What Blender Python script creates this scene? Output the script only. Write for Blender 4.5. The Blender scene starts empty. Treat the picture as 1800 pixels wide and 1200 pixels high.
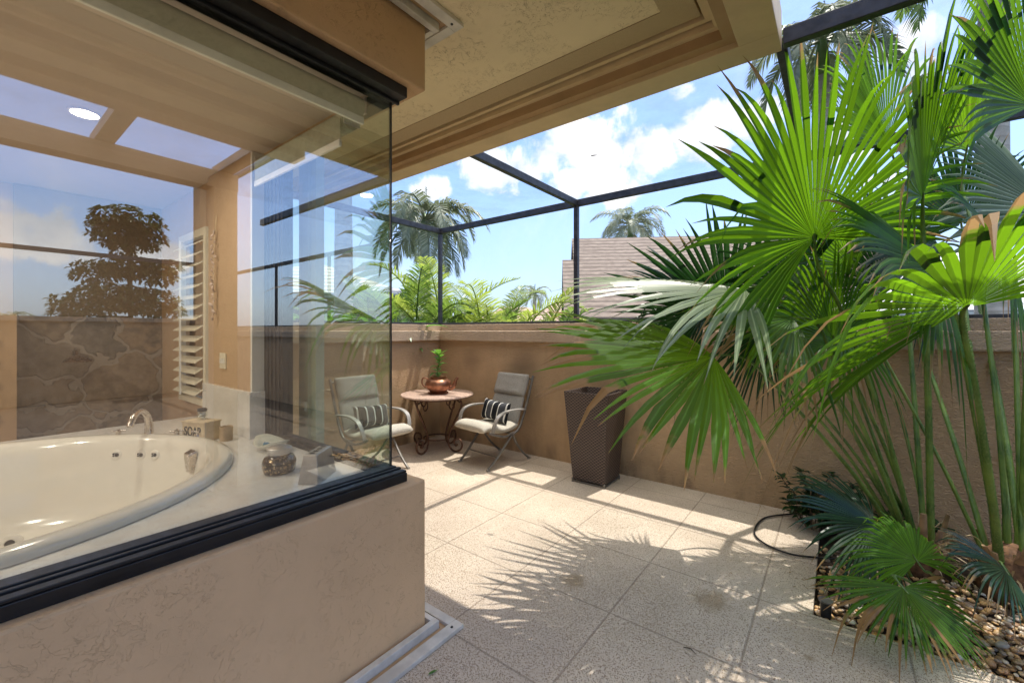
import bpy, bmesh, math, random
from mathutils import Vector as V, Matrix, noise
random.seed(7)
R=math.radians; PI=math.pi
sc=bpy.context.scene; C=sc.collection
# ------------------------------------------------ camera, sky, sun, exposure
F=746.0; CX=900.0; CY=581.0; H=1.5; YAW=R(37.4)
VW=V((-math.sin(YAW),math.cos(YAW),0)); RT=V((math.cos(YAW),math.sin(YAW),0)); UP=V((0,0,1)); CAM=V((0,0,H))
cd=bpy.data.cameras.new('camera'); cam=bpy.data.objects.new('camera',cd); C.objects.link(cam)
cam.location=CAM; cam.rotation_euler=(PI/2,0,YAW)
cd.sensor_width=36; cd.lens=F/1800*36; cd.shift_y=-19/1800; cd.clip_start=.02; cd.clip_end=2000
sc.camera=cam
SUN=V((.13,.30,1)).normalized(); EL=math.asin(SUN.z); AZ=math.atan2(SUN.x,SUN.y)
sl=bpy.data.lights.new('sun','SUN'); sl.energy=2.4; sl.angle=R(.5); sl.color=(1,.95,.87)
so=bpy.data.objects.new('sun',sl); C.objects.link(so); so.rotation_euler=SUN.to_track_quat('Z','Y').to_euler()
sc.view_settings.view_transform='Standard'; sc.view_settings.look='None'; sc.view_settings.gamma=1
sc.view_settings.exposure=1.0
SKY=.15
def D(px,py): return VW+RT*((px-CX)/F)+UP*((CY-py)/F)          # a direction for a pixel
def P(px,py,d): return CAM+D(px,py)*d
def G(px,py,z=0): return CAM+D(px,py)*((H-z)*F/(py-CY))
w=bpy.data.worlds.new('World'); sc.world=w; w.use_nodes=True
nt=w.node_tree; nt.nodes.clear()
def N(nt,t,**k):
    n=nt.nodes.new(t)
    for a,b in k.items():
        if a.startswith('i_'):
            n.inputs[a[2:].replace('_',' ')].default_value=b
        else: setattr(n,a,b)
    return n
def L(nt,a,b): nt.links.new(a,b)
def M(nt,op,a,b=None,c=None,clamp=False):
    n=nt.nodes.new('ShaderNodeMath'); n.operation=op; n.use_clamp=clamp
    for i,v in enumerate((a,b,c)):
        if v is None: continue
        if isinstance(v,(int,float)): n.inputs[i].default_value=v
        else: nt.links.new(v,n.inputs[i])
    return n.outputs[0]
def MR(nt,v,a,b,c=0,d=1,sm=True):
    n=nt.nodes.new('ShaderNodeMapRange'); n.interpolation_type='SMOOTHSTEP' if sm else 'LINEAR'
    nt.links.new(v,n.inputs['Value'])
    for k,x in zip(('From Min','From Max','To Min','To Max'),(a,b,c,d)): n.inputs[k].default_value=x
    return n.outputs[0]
def MIX(nt,f,a,b,bt='MIX'):
    n=nt.nodes.new('ShaderNodeMix'); n.data_type='RGBA'; n.blend_type=bt
    if isinstance(f,(int,float)): n.inputs[0].default_value=f
    else: nt.links.new(f,n.inputs[0])
    for i,v in ((6,a),(7,b)):
        if isinstance(v,tuple): n.inputs[i].default_value=(*v[:3],1)
        else: nt.links.new(v,n.inputs[i])
    return n.outputs[2]
sky=N(nt,'ShaderNodeTexSky',sky_type='NISHITA',sun_disc=False,sun_elevation=EL,sun_rotation=AZ,air_density=1.0,dust_density=1.6,ozone_density=1.6)
geo=N(nt,'ShaderNodeTexCoord')
dirv=geo.outputs['Generated']
blobs=[(860,300,80),(945,285,75),(1040,255,105),(1125,265,85),(1080,325,80),(1250,225,100),(1190,165,40),(1610,70,75),(1640,120,50),(1480,250,70),(760,330,50),(1560,330,60),
  (1335,200,60),(1000,320,60)]
mir=[(50,415,100),(130,430,75),(-60,400,100),(300,455,45),(210,440,60)]
acc=None
def addblob(c,r):
    global acc
    s=N(nt,'ShaderNodeVectorMath',operation='SUBTRACT'); L(nt,dirv,s.inputs[0]); s.inputs[1].default_value=c
    m=N(nt,'ShaderNodeVectorMath',operation='MULTIPLY'); L(nt,s.outputs[0],m.inputs[0]); m.inputs[1].default_value=(1,1,1.55)
    l=N(nt,'ShaderNodeVectorMath',operation='LENGTH'); L(nt,m.outputs[0],l.inputs[0])
    o=MR(nt,l.outputs['Value'],r*1.25,r*.25,0,1)
    acc=o if acc is None else M(nt,'MAXIMUM',acc,o)
for px,py,r in blobs:
    d=D(px,py); addblob(d.normalized(),r/F*1.15/d.length)
for px,py,r in mir:
    d=D(px,py); d.x=-d.x; addblob(d.normalized(),r/F*1.15/d.length)
n1=N(nt,'ShaderNodeTexNoise',i_Scale=11.0,i_Detail=9.0,i_Roughness=.6,i_Distortion=.3); L(nt,dirv,n1.inputs['Vector'])
n2=N(nt,'ShaderNodeTexNoise',i_Scale=3.2,i_Detail=8.0,i_Roughness=.6,i_Distortion=.6); L(nt,dirv,n2.inputs['Vector'])
t=M(nt,'ADD',acc,M(nt,'MULTIPLY',M(nt,'SUBTRACT',n1.outputs['Fac'],.5),2.6))
cl=MR(nt,t,.52,.95)
thin=M(nt,'MULTIPLY',MR(nt,n2.outputs['Fac'],.52,.78),.35)
cl=M(nt,'MAXIMUM',cl,thin)
n3=N(nt,'ShaderNodeTexNoise',i_Scale=14.0,i_Detail=5.0); L(nt,dirv,n3.inputs['Vector'])
ccol=MIX(nt,MR(nt,n3.outputs['Fac'],.3,.65),(3.5,3.8,4.3),(4.9,4.9,5.0))
# pale humid air low over the horizon
sx=N(nt,'ShaderNodeSeparateXYZ'); L(nt,dirv,sx.inputs[0])
hz=MR(nt,sx.outputs['Z'],.0,.42,.55,0)
base=MIX(nt,hz,MIX(nt,1.0,sky.outputs[0],(.82,.92,1.14),'MULTIPLY'),(2.2,2.75,3.55))
colr=MIX(nt,cl,base,ccol)
hi=M(nt,'MULTIPLY',MR(nt,sx.outputs['Z'],.70,.86),MR(nt,n2.outputs['Fac'],.25,.5,.55,1))  # bright haze added overhead, out of view, to lift the shaded places
colr=MIX(nt,hi,colr,(11.0,10.5,9.7))
bg=N(nt,'ShaderNodeBackground',i_Strength=SKY); L(nt,colr,bg.inputs['Color'])
wo=N(nt,'ShaderNodeOutputWorld'); L(nt,bg.outputs[0],wo.inputs[0])

# ------------------------------------------------ mesh helpers
class MB:
    def __init__(s): s.v=[]; s.f=[]; s.c=[]; s.mi=[]
    def add(s,vs,fs,col=None):
        o=len(s.v); s.v+=[tuple(v) for v in vs]; s.f+=[tuple(i+o for i in f) for f in fs]
        if col is not None: s.c+= (col if isinstance(col,list) else [col]*len(vs))
        return s
    def box(s,a,b,M_=None):
        x0,x1=sorted((a[0],b[0])); y0,y1=sorted((a[1],b[1])); z0,z1=sorted((a[2],b[2]))
        vs=[V((x,y,z)) for z in (z0,z1) for x,y in ((x0,y0),(x1,y0),(x1,y1),(x0,y1))]
        if M_: vs=[M_@v for v in vs]
        return s.add(vs,[(3,2,1,0),(4,5,6,7),(0,1,5,4),(1,2,6,5),(2,3,7,6),(3,0,4,7)])
    def bar(s,p,q,w,h,up=V((0,0,1))):
        p=V(p); q=V(q); d=(q-p).normalized(); sd=d.cross(up)
        if sd.length<1e-4: sd=V((1,0,0))
        sd.normalize(); u=sd.cross(d)
        vs=[e+sd*(a*w/2)+u*(b*h/2) for e in (p,q) for a,b in ((-1,-1),(1,-1),(1,1),(-1,1))]
        return s.add(vs,[(0,1,2,3),(7,6,5,4),(0,4,5,1),(1,5,6,2),(2,6,7,3),(3,7,4,0)])
    def tube(s,pts,r,n=8,cap=True,flat=1.0,up0=None):
        pts=[V(p) for p in pts]; rs=r if isinstance(r,(list,tuple)) else [r]*len(pts)
        vs=[]; up=up0
        for i,p in enumerate(pts):
            d=(pts[min(i+1,len(pts)-1)]-pts[max(i-1,0)])
            d=d.normalized() if d.length>1e-9 else V((0,0,1))
            if up is None: up=V((0,0,1)) if abs(d.z)<.9 else V((1,0,0))
            sd=d.cross(up)
            if sd.length<1e-5: sd=d.orthogonal()
            sd.normalize(); u=sd.cross(d).normalized(); up=u
            for k in range(n):
                a=2*PI*k/n; vs.append(p+sd*math.cos(a)*rs[i]+u*math.sin(a)*rs[i]*flat)
        fs=[]
        for i in range(len(pts)-1):
            for k in range(n):
                a=i*n+k; b=i*n+(k+1)%n; fs.append((a,b,b+n,a+n))
        if cap: fs.append(tuple(range(n))[::-1]); fs.append(tuple(range((len(pts)-1)*n,len(pts)*n)))
        return s.add(vs,fs)
    def lathe(s,c,prof,n=24,sx=1,sy=1,closed=False):
        c=V(c); vs=[]
        for r,z in prof:
            for k in range(n):
                a=2*PI*k/n; vs.append(c+V((r*math.cos(a)*sx,r*math.sin(a)*sy,z)))
        fs=[(i*n+k,i*n+(k+1)%n,(i+1)*n+(k+1)%n,(i+1)*n+k) for i in range(len(prof)-1) for k in range(n)]
        if prof[0][0]>1e-6: fs.append(tuple(range(n))[::-1])
        if prof[-1][0]>1e-6: fs.append(tuple(range((len(prof)-1)*n,len(prof)*n)))
        return s.add(vs,fs)
    def xf(s,m): s.v=[tuple(m@V(v)) for v in s.v]; return s
    def build(s,name,mat,parent=None,smooth=False,bev=0,world=True,base=None):
        me=bpy.data.meshes.new(name); vs=s.v
        off=V((0,0,0))
        if parent is not None and world: off=wloc(parent)
        if parent is None and vs:
            xs=[v[0] for v in vs]; ys=[v[1] for v in vs]; zs=[v[2] for v in vs]
            off=V(((min(xs)+max(xs))/2,(min(ys)+max(ys))/2,min(zs))) if base is None else V(base)
        if off.length: vs=[(v[0]-off.x,v[1]-off.y,v[2]-off.z) for v in vs]
        me.from_pydata(vs,[],s.f); me.update()
        if s.c and len(s.c)==len(s.v):
            at=me.color_attributes.new('Col','FLOAT_COLOR','POINT')
            at.data.foreach_set('color',[x for c in s.c for x in (*c[:3],c[3] if len(c)>3 else 0.0)])
        me.materials.append(mat)
        if smooth:
            me.polygons.foreach_set('use_smooth',[True]*len(me.polygons))
            if smooth is not True: me.set_sharp_from_angle(angle=R(smooth))
        o=bpy.data.objects.new(name,me); C.objects.link(o)
        if parent is None: o.location=off
        else: o.parent=parent
        if bev:
            m=o.modifiers.new('b','BEVEL'); m.width=bev; m.segments=2; m.limit_method='ANGLE'; m.angle_limit=R(35)
        return o
def wloc(o):
    l=V((0,0,0))
    while o is not None: l+=V(o.location); o=o.parent
    return l
def tag(o,label=None,cat=None,group=None,kind=None):
    for k,v in (('label',label),('category',cat),('group',group),('kind',kind)):
        if v: o[k]=v
    return o
def thing(name,label,cat,loc=(0,0,0),rz=0,group=None):
    o=bpy.data.objects.new(name,None); C.objects.link(o); o.location=loc; o.rotation_euler=(0,0,rz); o.empty_display_size=.1
    return tag(o,label,cat,group)
def copy_tree(o,parent=None):
    c=o.copy(); C.objects.link(c); c.parent=parent
    for ch in list(o.children): copy_tree(ch,c)
    return c
def curve(pts,n=8):
    # Catmull-Rom through points
    pts=[V(p) for p in pts]; out=[]
    for i in range(len(pts)-1):
        p0=pts[max(i-1,0)]; p1=pts[i]; p2=pts[i+1]; p3=pts[min(i+2,len(pts)-1)]
        for k in range(n):
            t=k/n
            out.append(.5*((2*p1)+(p2-p0)*t+(2*p0-5*p1+4*p2-p3)*t*t+(-p0+3*p1-3*p2+p3)*t**3))
    out.append(pts[-1]); return out

# ------------------------------------------------ materials
def mat(name):
    m=bpy.data.materials.new(name); m.use_nodes=True; t=m.node_tree; t.nodes.clear()
    o=t.nodes.new('ShaderNodeOutputMaterial'); return m,t,o
def bsdf(t,o,col=None,rough=.6,metal=0,spec=.5,coat=0):
    b=t.nodes.new('ShaderNodeBsdfPrincipled')
    if isinstance(col,tuple): b.inputs['Base Color'].default_value=(*col,1)
    elif col is not None: L(t,col,b.inputs['Base Color'])
    b.inputs['Roughness'].default_value=rough; b.inputs['Metallic'].default_value=metal
    b.inputs['Specular IOR Level'].default_value=spec; b.inputs['Coat Weight'].default_value=coat
    L(t,b.outputs[0],o.inputs[0]); return b
def pos(t): return N(t,'ShaderNodeNewGeometry').outputs['Position']
def objc(t): return N(t,'ShaderNodeTexCoord').outputs['Object']
def noi(t,v,s,d=4,r=.55,dist=0):
    n=N(t,'ShaderNodeTexNoise',i_Scale=float(s),i_Detail=float(d),i_Roughness=r,i_Distortion=float(dist))
    if v is not None: L(t,v,n.inputs['Vector'])
    return n.outputs['Fac']
def vscale(t,v,s):
    n=N(t,'ShaderNodeVectorMath',operation='MULTIPLY'); L(t,v,n.inputs[0]); n.inputs[1].default_value=s; return n.outputs[0]
def bump(t,b,h,st=.3,dist=.01):
    n=N(t,'ShaderNodeBump',i_Strength=st,i_Distance=dist); L(t,h,n.inputs['Height']); L(t,n.outputs[0],b.inputs['Normal']); return n
def simple(name,col,rough=.5,metal=0,var=.12,scale=6,bmp=0,bscale=60,spec=.5,coat=0,obj=True):
    m,t,o=mat(name); v=objc(t) if obj else pos(t)
    f=noi(t,v,scale,5)
    c=MIX(t,MR(t,f,.3,.7),tuple(x*(1-var) for x in col),tuple(min(1,x*(1+var)) for x in col))
    b=bsdf(t,o,c,rough,metal,spec,coat)
    L(t,MR(t,noi(t,v,scale*3,4),.3,.7,max(.02,rough-.08),min(1,rough+.1)),b.inputs['Roughness'])
    if bmp: bump(t,b,noi(t,v,bscale,4),bmp,.004)
    return m
def stucco(name,col,worm=1.0,fine=1.0,dirt=.12,wave=0.0,grime_smudge=False):
    m,t,o=mat(name); p=pos(t)
    big=noi(t,p,1.3,5); mid=noi(t,p,7,5)
    c=MIX(t,MR(t,big,.3,.7),tuple(x*(1-dirt) for x in col),tuple(x*(1+dirt*.7) for x in col))
    c=MIX(t,M(t,'MULTIPLY',MR(t,mid,.45,.75),.22),c,tuple(x*.78 for x in col))
    if grime_smudge:
        sz=N(t,'ShaderNodeSeparateXYZ'); L(t,p,sz.inputs[0])
        g=M(t,'MULTIPLY',MR(t,sz.outputs[2],.02,.30,1,0),MR(t,noi(t,vscale(t,p,(1,1,.35)),6,5),.38,.68))
        g=M(t,'MAXIMUM',g,M(t,'MULTIPLY',MR(t,noi(t,vscale(t,p,(1,1,.12)),9,4),.50,.72),.25))
        for q_,rd in (((-4.53,3.85,1.15),.22),((-3.05,4.22,1.12),.26),((-3.9,4.22,1.1),.2)):  # dark round smudges at three fixed spots on the walls
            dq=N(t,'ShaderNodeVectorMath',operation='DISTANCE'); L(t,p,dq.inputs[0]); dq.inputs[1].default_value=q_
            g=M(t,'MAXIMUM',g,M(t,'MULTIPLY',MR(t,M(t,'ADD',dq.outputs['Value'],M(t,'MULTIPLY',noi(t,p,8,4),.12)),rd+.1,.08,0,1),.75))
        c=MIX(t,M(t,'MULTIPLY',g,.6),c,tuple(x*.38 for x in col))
    # trowel squiggles: thin contour lines of a warped noise, present in patches
    wn=noi(t,p,15,3,.6,1.2); ln=M(t,'ABSOLUTE',M(t,'SUBTRACT',wn,.5))
    line=MR(t,ln,.0,.014,1,0)
    mask=MR(t,noi(t,p,3.1,3),.42,.56); brk=MR(t,noi(t,p,30,2),.38,.55)
    line=M(t,'MULTIPLY',M(t,'MULTIPLY',line,mask),brk)
    wn2=noi(t,vscale(t,p,(1.7,1.7,1.7)),13,3,.6,1.8); l2=MR(t,M(t,'ABSOLUTE',M(t,'SUBTRACT',wn2,.47)),0,.012,1,0)
    l2=M(t,'MULTIPLY',M(t,'MULTIPLY',l2,MR(t,noi(t,vscale(t,p,(-1,1,1)),2.6,3),.44,.58)),brk)
    line=M(t,'MAXIMUM',line,l2)
    c=MIX(t,M(t,'MULTIPLY',line,.38*worm),c,tuple(x*.5 for x in col))
    b=bsdf(t,o,c,.82,spec=.35)
    h=M(t,'SUBTRACT',M(t,'ADD',M(t,'MULTIPLY',noi(t,p,140,3),.16*fine),M(t,'MULTIPLY',noi(t,p,16,4),.25*fine)),M(t,'MULTIPLY',line,.5*worm))
    if wave:
        wv=noi(t,vscale(t,p,(1,1,2.1)),24,3,.6,1.8)
        h=M(t,'ADD',h,M(t,'MULTIPLY',MR(t,wv,.3,.7),wave))
    bump(t,b,h,.8,.012 if wave else .006)
    return m
MT={}
MT['wall']=stucco('wall_stucco',(.60,.40,.225),.2,.9,.14,1.3,grime_smudge=True)
MT['cap']=stucco('cap_stucco',(.58,.43,.29),.1,2.2,.16,.9,grime_smudge=True)
MT['knee']=stucco('knee_stucco',(.76,.495,.265),.5,.6,.08)
MT['header']=stucco('header_stucco',(.64,.41,.225),.8,.6,.08)
MT['soffit']=stucco('soffit_stucco',(.86,.71,.46),1.5,.6,.05)
MT['trim']=simple('tan_paint',(.68,.51,.30),.5,bmp=.15,bscale=40,var=.06,obj=False)
MT['trim2']=simple('brown_paint',(.44,.28,.145),.5,bmp=.15,bscale=40,var=.06,obj=False)
MT['bronze']=simple('dark_bronze',(.014,.013,.013),.42,.1,var=.3,scale=9,obj=False)
MT['cage']=simple('cage_aluminium',(.045,.045,.052),.45,.2,var=.35,scale=14,obj=False,bmp=.1)
MT['greenframe']=simple('sage_frame',(.50,.54,.43),.4,var=.12,scale=4,obj=False)
MT['white']=simple('white_paint',(.72,.70,.66),.45,var=.05)
MT['trackw']=simple('weathered_white',(.66,.62,.55),.5,var=.2,scale=7,bmp=.2,obj=False)
MT['inwall']=simple('bath_paint',(.50,.34,.21),.6,var=.03,obj=False)
MT['inwall2']=simple('bath_floor_lit_pier',(.68,.66,.60),.6,var=.03,obj=False)
MT['inceil']=simple('bath_ceiling',(.60,.50,.42),.8,var=.02,obj=False,bmp=.2,bscale=90)
MT['dark']=simple('black_plastic',(.012,.012,.013),.45,var=.2)
MT['chrome']=simple('brushed_nickel',(.55,.50,.45),.22,1.0,var=.1,scale=20)
MT['steel']=simple('satin_steel',(.62,.60,.57),.42,1.0,var=.06,scale=30)
MT['copperd']=simple('aged_bronze_tap',(.25,.16,.10),.28,1.0,var=.3,scale=20)
# paving
def paving():
    m,t,o=mat('paving'); p=pos(t); s=N(t,'ShaderNodeSeparateXYZ'); L(t,p,s.inputs[0])
    def joint(c,x0):
        f=M(t,'FRACT',M(t,'DIVIDE',M(t,'SUBTRACT',c,x0-61.5),.615)); a=M(t,'ABSOLUTE',M(t,'SUBTRACT',f,.5))
        return MR(t,M(t,'ADD',a,M(t,'MULTIPLY',M(t,'SUBTRACT',noi(t,p,60,2),.5),.004)),.4895,.4958,0,1)
    j=M(t,'MAXIMUM',joint(s.outputs[0],-.345),joint(s.outputs[1],2.11+.0))
    cx=M(t,'FLOOR',M(t,'DIVIDE',M(t,'SUBTRACT',s.outputs[0],-.345-61.5),.615)); cy=M(t,'FLOOR',M(t,'DIVIDE',M(t,'SUBTRACT',s.outputs[1],2.11-61.5),.615))
    cb=N(t,'ShaderNodeCombineXYZ'); L(t,cx,cb.inputs[0]); L(t,cy,cb.inputs[1])
    wnz=N(t,'ShaderNodeTexWhiteNoise'); L(t,cb.outputs[0],wnz.inputs['Vector'])
    c=MIX(t,MR(t,noi(t,p,2.2,6,.6),.3,.7),(.45,.365,.27),(.62,.525,.41))
    c=MIX(t,M(t,'MULTIPLY',wnz.outputs['Value'],.45),c,(.52,.42,.33))
    c=MIX(t,M(t,'MULTIPLY',MR(t,noi(t,p,90,3,.7),.42,.62),.35),c,(.76,.69,.59))
    # shell pits and brown chips
    v1=N(t,'ShaderNodeTexVoronoi',i_Scale=165.0,i_Randomness=1.0); L(t,p,v1.inputs['Vector'])
    sep=N(t,'ShaderNodeSeparateColor'); L(t,v1.outputs['Color'],sep.inputs[0])
    near=MR(t,M(t,'SUBTRACT',noi(t,p,1.1,4),M(t,'MULTIPLY',s.outputs[1],.085)),.12,.42,.22,.85)
    pit=M(t,'MULTIPLY',MR(t,v1.outputs['Distance'],.26,.48,1,0),M(t,'LESS_THAN',sep.outputs[0],near))
    v2=N(t,'ShaderNodeTexVoronoi',i_Scale=70.0); L(t,p,v2.inputs['Vector'])
    sp2=N(t,'ShaderNodeSeparateColor'); L(t,v2.outputs['Color'],sp2.inputs[0])
    pit2=M(t,'MULTIPLY',MR(t,v2.outputs['Distance'],.16,.26,1,0),M(t,'LESS_THAN',sp2.outputs[1],.22))
    pit=M(t,'MAXIMUM',pit,pit2)
    pc=MIX(t,sep.outputs[2],(.12,.07,.04),(.30,.19,.11))
    c=MIX(t,M(t,'MULTIPLY',pit,.88),c,pc)
    # drip stains
    st=None
    for (x,y,r) in ((-.55,2.55,.22),(-1.25,2.25,.16),(-.1,2.38,.05)):
        q=N(t,'ShaderNodeVectorMath',operation='DISTANCE'); L(t,p,q.inputs[0]); q.inputs[1].default_value=(x,y,0)
        a=M(t,'ADD',MR(t,q.outputs['Value'],r,0,0,1),M(t,'MULTIPLY',M(t,'SUBTRACT',noi(t,p,14,4),.5),.9))
        a=M(t,'MULTIPLY',MR(t,a,.25,1.0),MR(t,q.outputs['Value'],r*1.3,r*.6,0,1)); st=a if st is None else M(t,'MAXIMUM',st,a)
    c=MIX(t,M(t,'MULTIPLY',st,.6),c,(.25,.17,.08))
    c=MIX(t,M(t,'MULTIPLY',j,.5),c,(.20,.15,.11))
    b=bsdf(t,o,c,.75,spec=.3)
    h=M(t,'SUBTRACT',M(t,'MULTIPLY',noi(t,p,70,4),.4),M(t,'ADD',M(t,'MULTIPLY',pit,.7),M(t,'MULTIPLY',j,1.2)))
    bump(t,b,h,.6,.004); return m
MT['paving']=paving()
def glassmat(name,tint,refl):
    m,t,o=mat(name)
    tr=N(t,'ShaderNodeBsdfTransparent'); tr.inputs[0].default_value=(*tint,1)
    gl=N(t,'ShaderNodeBsdfGlossy'); gl.inputs['Roughness'].default_value=.0; gl.inputs['Color'].default_value=(.97,.99,1,1)
    ge=N(t,'ShaderNodeNewGeometry'); dt=N(t,'ShaderNodeVectorMath',operation='DOT_PRODUCT'); L(t,ge.outputs['Normal'],dt.inputs[0]); L(t,ge.outputs['Incoming'],dt.inputs[1])
    sch=M(t,'ADD',M(t,'MULTIPLY',M(t,'POWER',M(t,'SUBTRACT',1.0,M(t,'ABSOLUTE',dt.outputs['Value']),clamp=True),5.0),.9),.035)
    # faint smears and dust on the pane
    p=pos(t)
    f=M(t,'ADD',sch,refl,clamp=True)
    f=M(t,'MULTIPLY',f,MR(t,noi(t,p,3,5),.3,.7,.93,1.05,False),clamp=True)
    mx=N(t,'ShaderNodeMixShader'); L(t,f,mx.inputs[0]); L(t,tr.outputs[0],mx.inputs[1]); L(t,gl.outputs[0],mx.inputs[2])
    L(t,mx.outputs[0],o.inputs[0]); return m
MT['glass']=glassmat('solar_glass',(.95,.965,.945),.185)
MT['glass2']=glassmat('clear_glass',(.91,.965,.93),.0)
MT['houseglass']=simple('dark_window',(.05,.07,.09),.08,var=.2)
def screenmat(name,a):
    m,t,o=mat(name); tr=N(t,'ShaderNodeBsdfTransparent'); d=N(t,'ShaderNodeBsdfDiffuse'); d.inputs[0].default_value=(.22,.22,.23,1)
    mx=N(t,'ShaderNodeMixShader'); L(t,MR(t,noi(t,pos(t),2.5,6,.65),.35,.75,a*.5,a*1.6),mx.inputs[0]); L(t,tr.outputs[0],mx.inputs[1]); L(t,d.outputs[0],mx.inputs[2]); L(t,mx.outputs[0],o.inputs[0]); return m
MT['screen']=screenmat('insect_screen',.03); MT['screenr']=screenmat('roof_screen',.14)  # roof panels are less see-through, in uneven patches
def leafmat(name,c1,c2,tr_col,tr=.45,rough=.35,brown=(.36,.22,.095),tipstart=.86,spec=.5,streak=True):
    m,t,o=mat(name); v=objc(t)
    at=N(t,'ShaderNodeAttribute',attribute_name='Col'); s=N(t,'ShaderNodeSeparateColor'); L(t,at.outputs['Color'],s.inputs[0])
    c=MIX(t,s.outputs[1],c1,c2)
    c=MIX(t,M(t,'MULTIPLY',MR(t,noi(t,v,5,5),.35,.7),.4),c,c1)
    c=MIX(t,M(t,'MULTIPLY',MR(t,at.outputs['Alpha'],.72,.9),.55),c,tuple(x*2.2+.02 for x in c2))
    tp=MR(t,M(t,'ADD',s.outputs[0],M(t,'ADD',M(t,'MULTIPLY',s.outputs[2],.35),M(t,'MULTIPLY',M(t,'SUBTRACT',noi(t,v,12,4),.5),.3))),tipstart+.12,tipstart+.2)
    c2_=MIX(t,tp,c,brown)
    b=N(t,'ShaderNodeBsdfPrincipled'); L(t,c2_,b.inputs['Base Color']); b.inputs['Roughness'].default_value=rough; b.inputs['Specular IOR Level'].default_value=spec
    tl=N(t,'ShaderNodeBsdfTranslucent')
    tc=MIX(t,s.outputs[1],tuple(x*.5 for x in tr_col),tr_col); L(t,MIX(t,tp,tc,tuple(x*1.3 for x in brown)),tl.inputs[0])
    mx=N(t,'ShaderNodeMixShader'); mx.inputs[0].default_value=tr; L(t,b.outputs[0],mx.inputs[1]); L(t,tl.outputs[0],mx.inputs[2]); L(t,mx.outputs[0],o.inputs[0]); return m
MT['fan']=leafmat('fan_leaf',(.012,.045,.008),(.048,.13,.016),(.30,.62,.014),.5,.42,spec=.35)
MT['fansunlit']=leafmat('fan_leaf_sunlit',(.05,.14,.012),(.10,.24,.02),(.38,.75,.02),.5,.4,spec=.35)  # sunlight painted in: brighter copy of the fan leaf for a shaded frond
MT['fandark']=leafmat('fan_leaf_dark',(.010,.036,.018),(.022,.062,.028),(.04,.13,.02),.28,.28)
MT['fanpale']=leafmat('fan_leaf_pale',(.09,.14,.08),(.16,.21,.13),(.16,.32,.06),.35,.35,tipstart=.9)
MT['fansheen']=leafmat('fan_leaf_sheen',(.14,.20,.10),(.25,.31,.17),(.26,.46,.09),.38,.34,tipstart=.9)  # sun sheen painted in as a whiter leaf colour
MT['dry']=leafmat('dry_leaf',(.40,.30,.17),(.55,.45,.28),(.5,.36,.18),.3,.6)
MT['feather']=leafmat('feather_leaf',(.06,.11,.03),(.14,.22,.05),(.35,.55,.08),.4,.4,tipstart=1.2)
MT['feathery']=leafmat('feather_leaf_yellow',(.16,.22,.04),(.32,.38,.08),(.6,.75,.12),.45,.4,tipstart=1.2)
MT['featherg']=leafmat('feather_leaf_grey',(.15,.19,.12),(.30,.33,.24),(.36,.42,.22),.3,.45,tipstart=1.2)
MT['broad']=leafmat('broad_leaf',(.04,.12,.025),(.10,.25,.05),(.3,.65,.08),.4,.3,tipstart=1.3)
MT['shrub']=leafmat('shrub_leaf',(.012,.035,.012),(.025,.07,.02),(.05,.13,.03),.25,.3,tipstart=1.3)
MT['treeleaf']=leafmat('tree_leaf',(.03,.05,.012),(.08,.10,.025),(.15,.18,.03),.3,.45,tipstart=1.3)
def petm():
    m,t,o=mat('petiole'); v=objc(t)
    c=MIX(t,MR(t,noi(t,v,3,5,.6,1.0),.3,.7),(.045,.11,.018),(.20,.30,.05)); c=MIX(t,M(t,'MULTIPLY',MR(t,noi(t,vscale(t,v,(1,1,.06)),160,3),.45,.7),.5),c,(.24,.30,.10))
    c=MIX(t,M(t,'MULTIPLY',MR(t,noi(t,v,22,5,.7),.60,.72),.7),c,(.16,.10,.04)); b=bsdf(t,o,c,.45); bump(t,b,noi(t,vscale(t,v,(1,1,.08)),180,3),.4,.003); return m
MT['petiole']=petm()
MT['fibre']=simple('trunk_fibre',(.13,.065,.03),.9,var=.5,scale=30,bmp=.8,bscale=80)
MT['boot']=simple('cut_boot',(.30,.19,.10),.8,var=.4,scale=12,bmp=.5,bscale=70)
def palmtrunk():
    m,t,o=mat('palm_trunk'); p=pos(t); s=N(t,'ShaderNodeSeparateXYZ'); L(t,p,s.inputs[0])
    ring=M(t,'SINE',M(t,'MULTIPLY',M(t,'ADD',s.outputs[2],M(t,'MULTIPLY',noi(t,p,2,2),.1)),45))
    c=MIX(t,MR(t,noi(t,p,5,5),.3,.7),(.36,.32,.27),(.52,.48,.42)); c=MIX(t,M(t,'MULTIPLY',MR(t,ring,.7,1),.4),c,(.25,.22,.18))
    b=bsdf(t,o,c,.85); bump(t,b,ring,.3,.01); return m
MT['ptrunk']=palmtrunk()
MT['shaft']=simple('crown_shaft',(.12,.22,.07),.35,var=.2,scale=3)
MT['bark']=simple('bark',(.12,.09,.06),.9,var=.3,scale=15,bmp=.6,bscale=40)
MT['grass']=simple('lawn',(.05,.075,.025),.95,var=.4,scale=2,bmp=.8,bscale=30,obj=False)
MT['soil']=simple('soil',(.06,.04,.025),.95,var=.4,scale=12,bmp=.8,bscale=50,obj=False)
def pebm():
    m,t,o=mat('river_pebbles'); at=N(t,'ShaderNodeAttribute',attribute_name='Col')
    c=MIX(t,M(t,'MULTIPLY',MR(t,noi(t,pos(t),80,4),.4,.7),.4),at.outputs['Color'],(.35,.2,.09)); bsdf(t,o,c,.45); return m
MT['pebble']=pebm()
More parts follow.
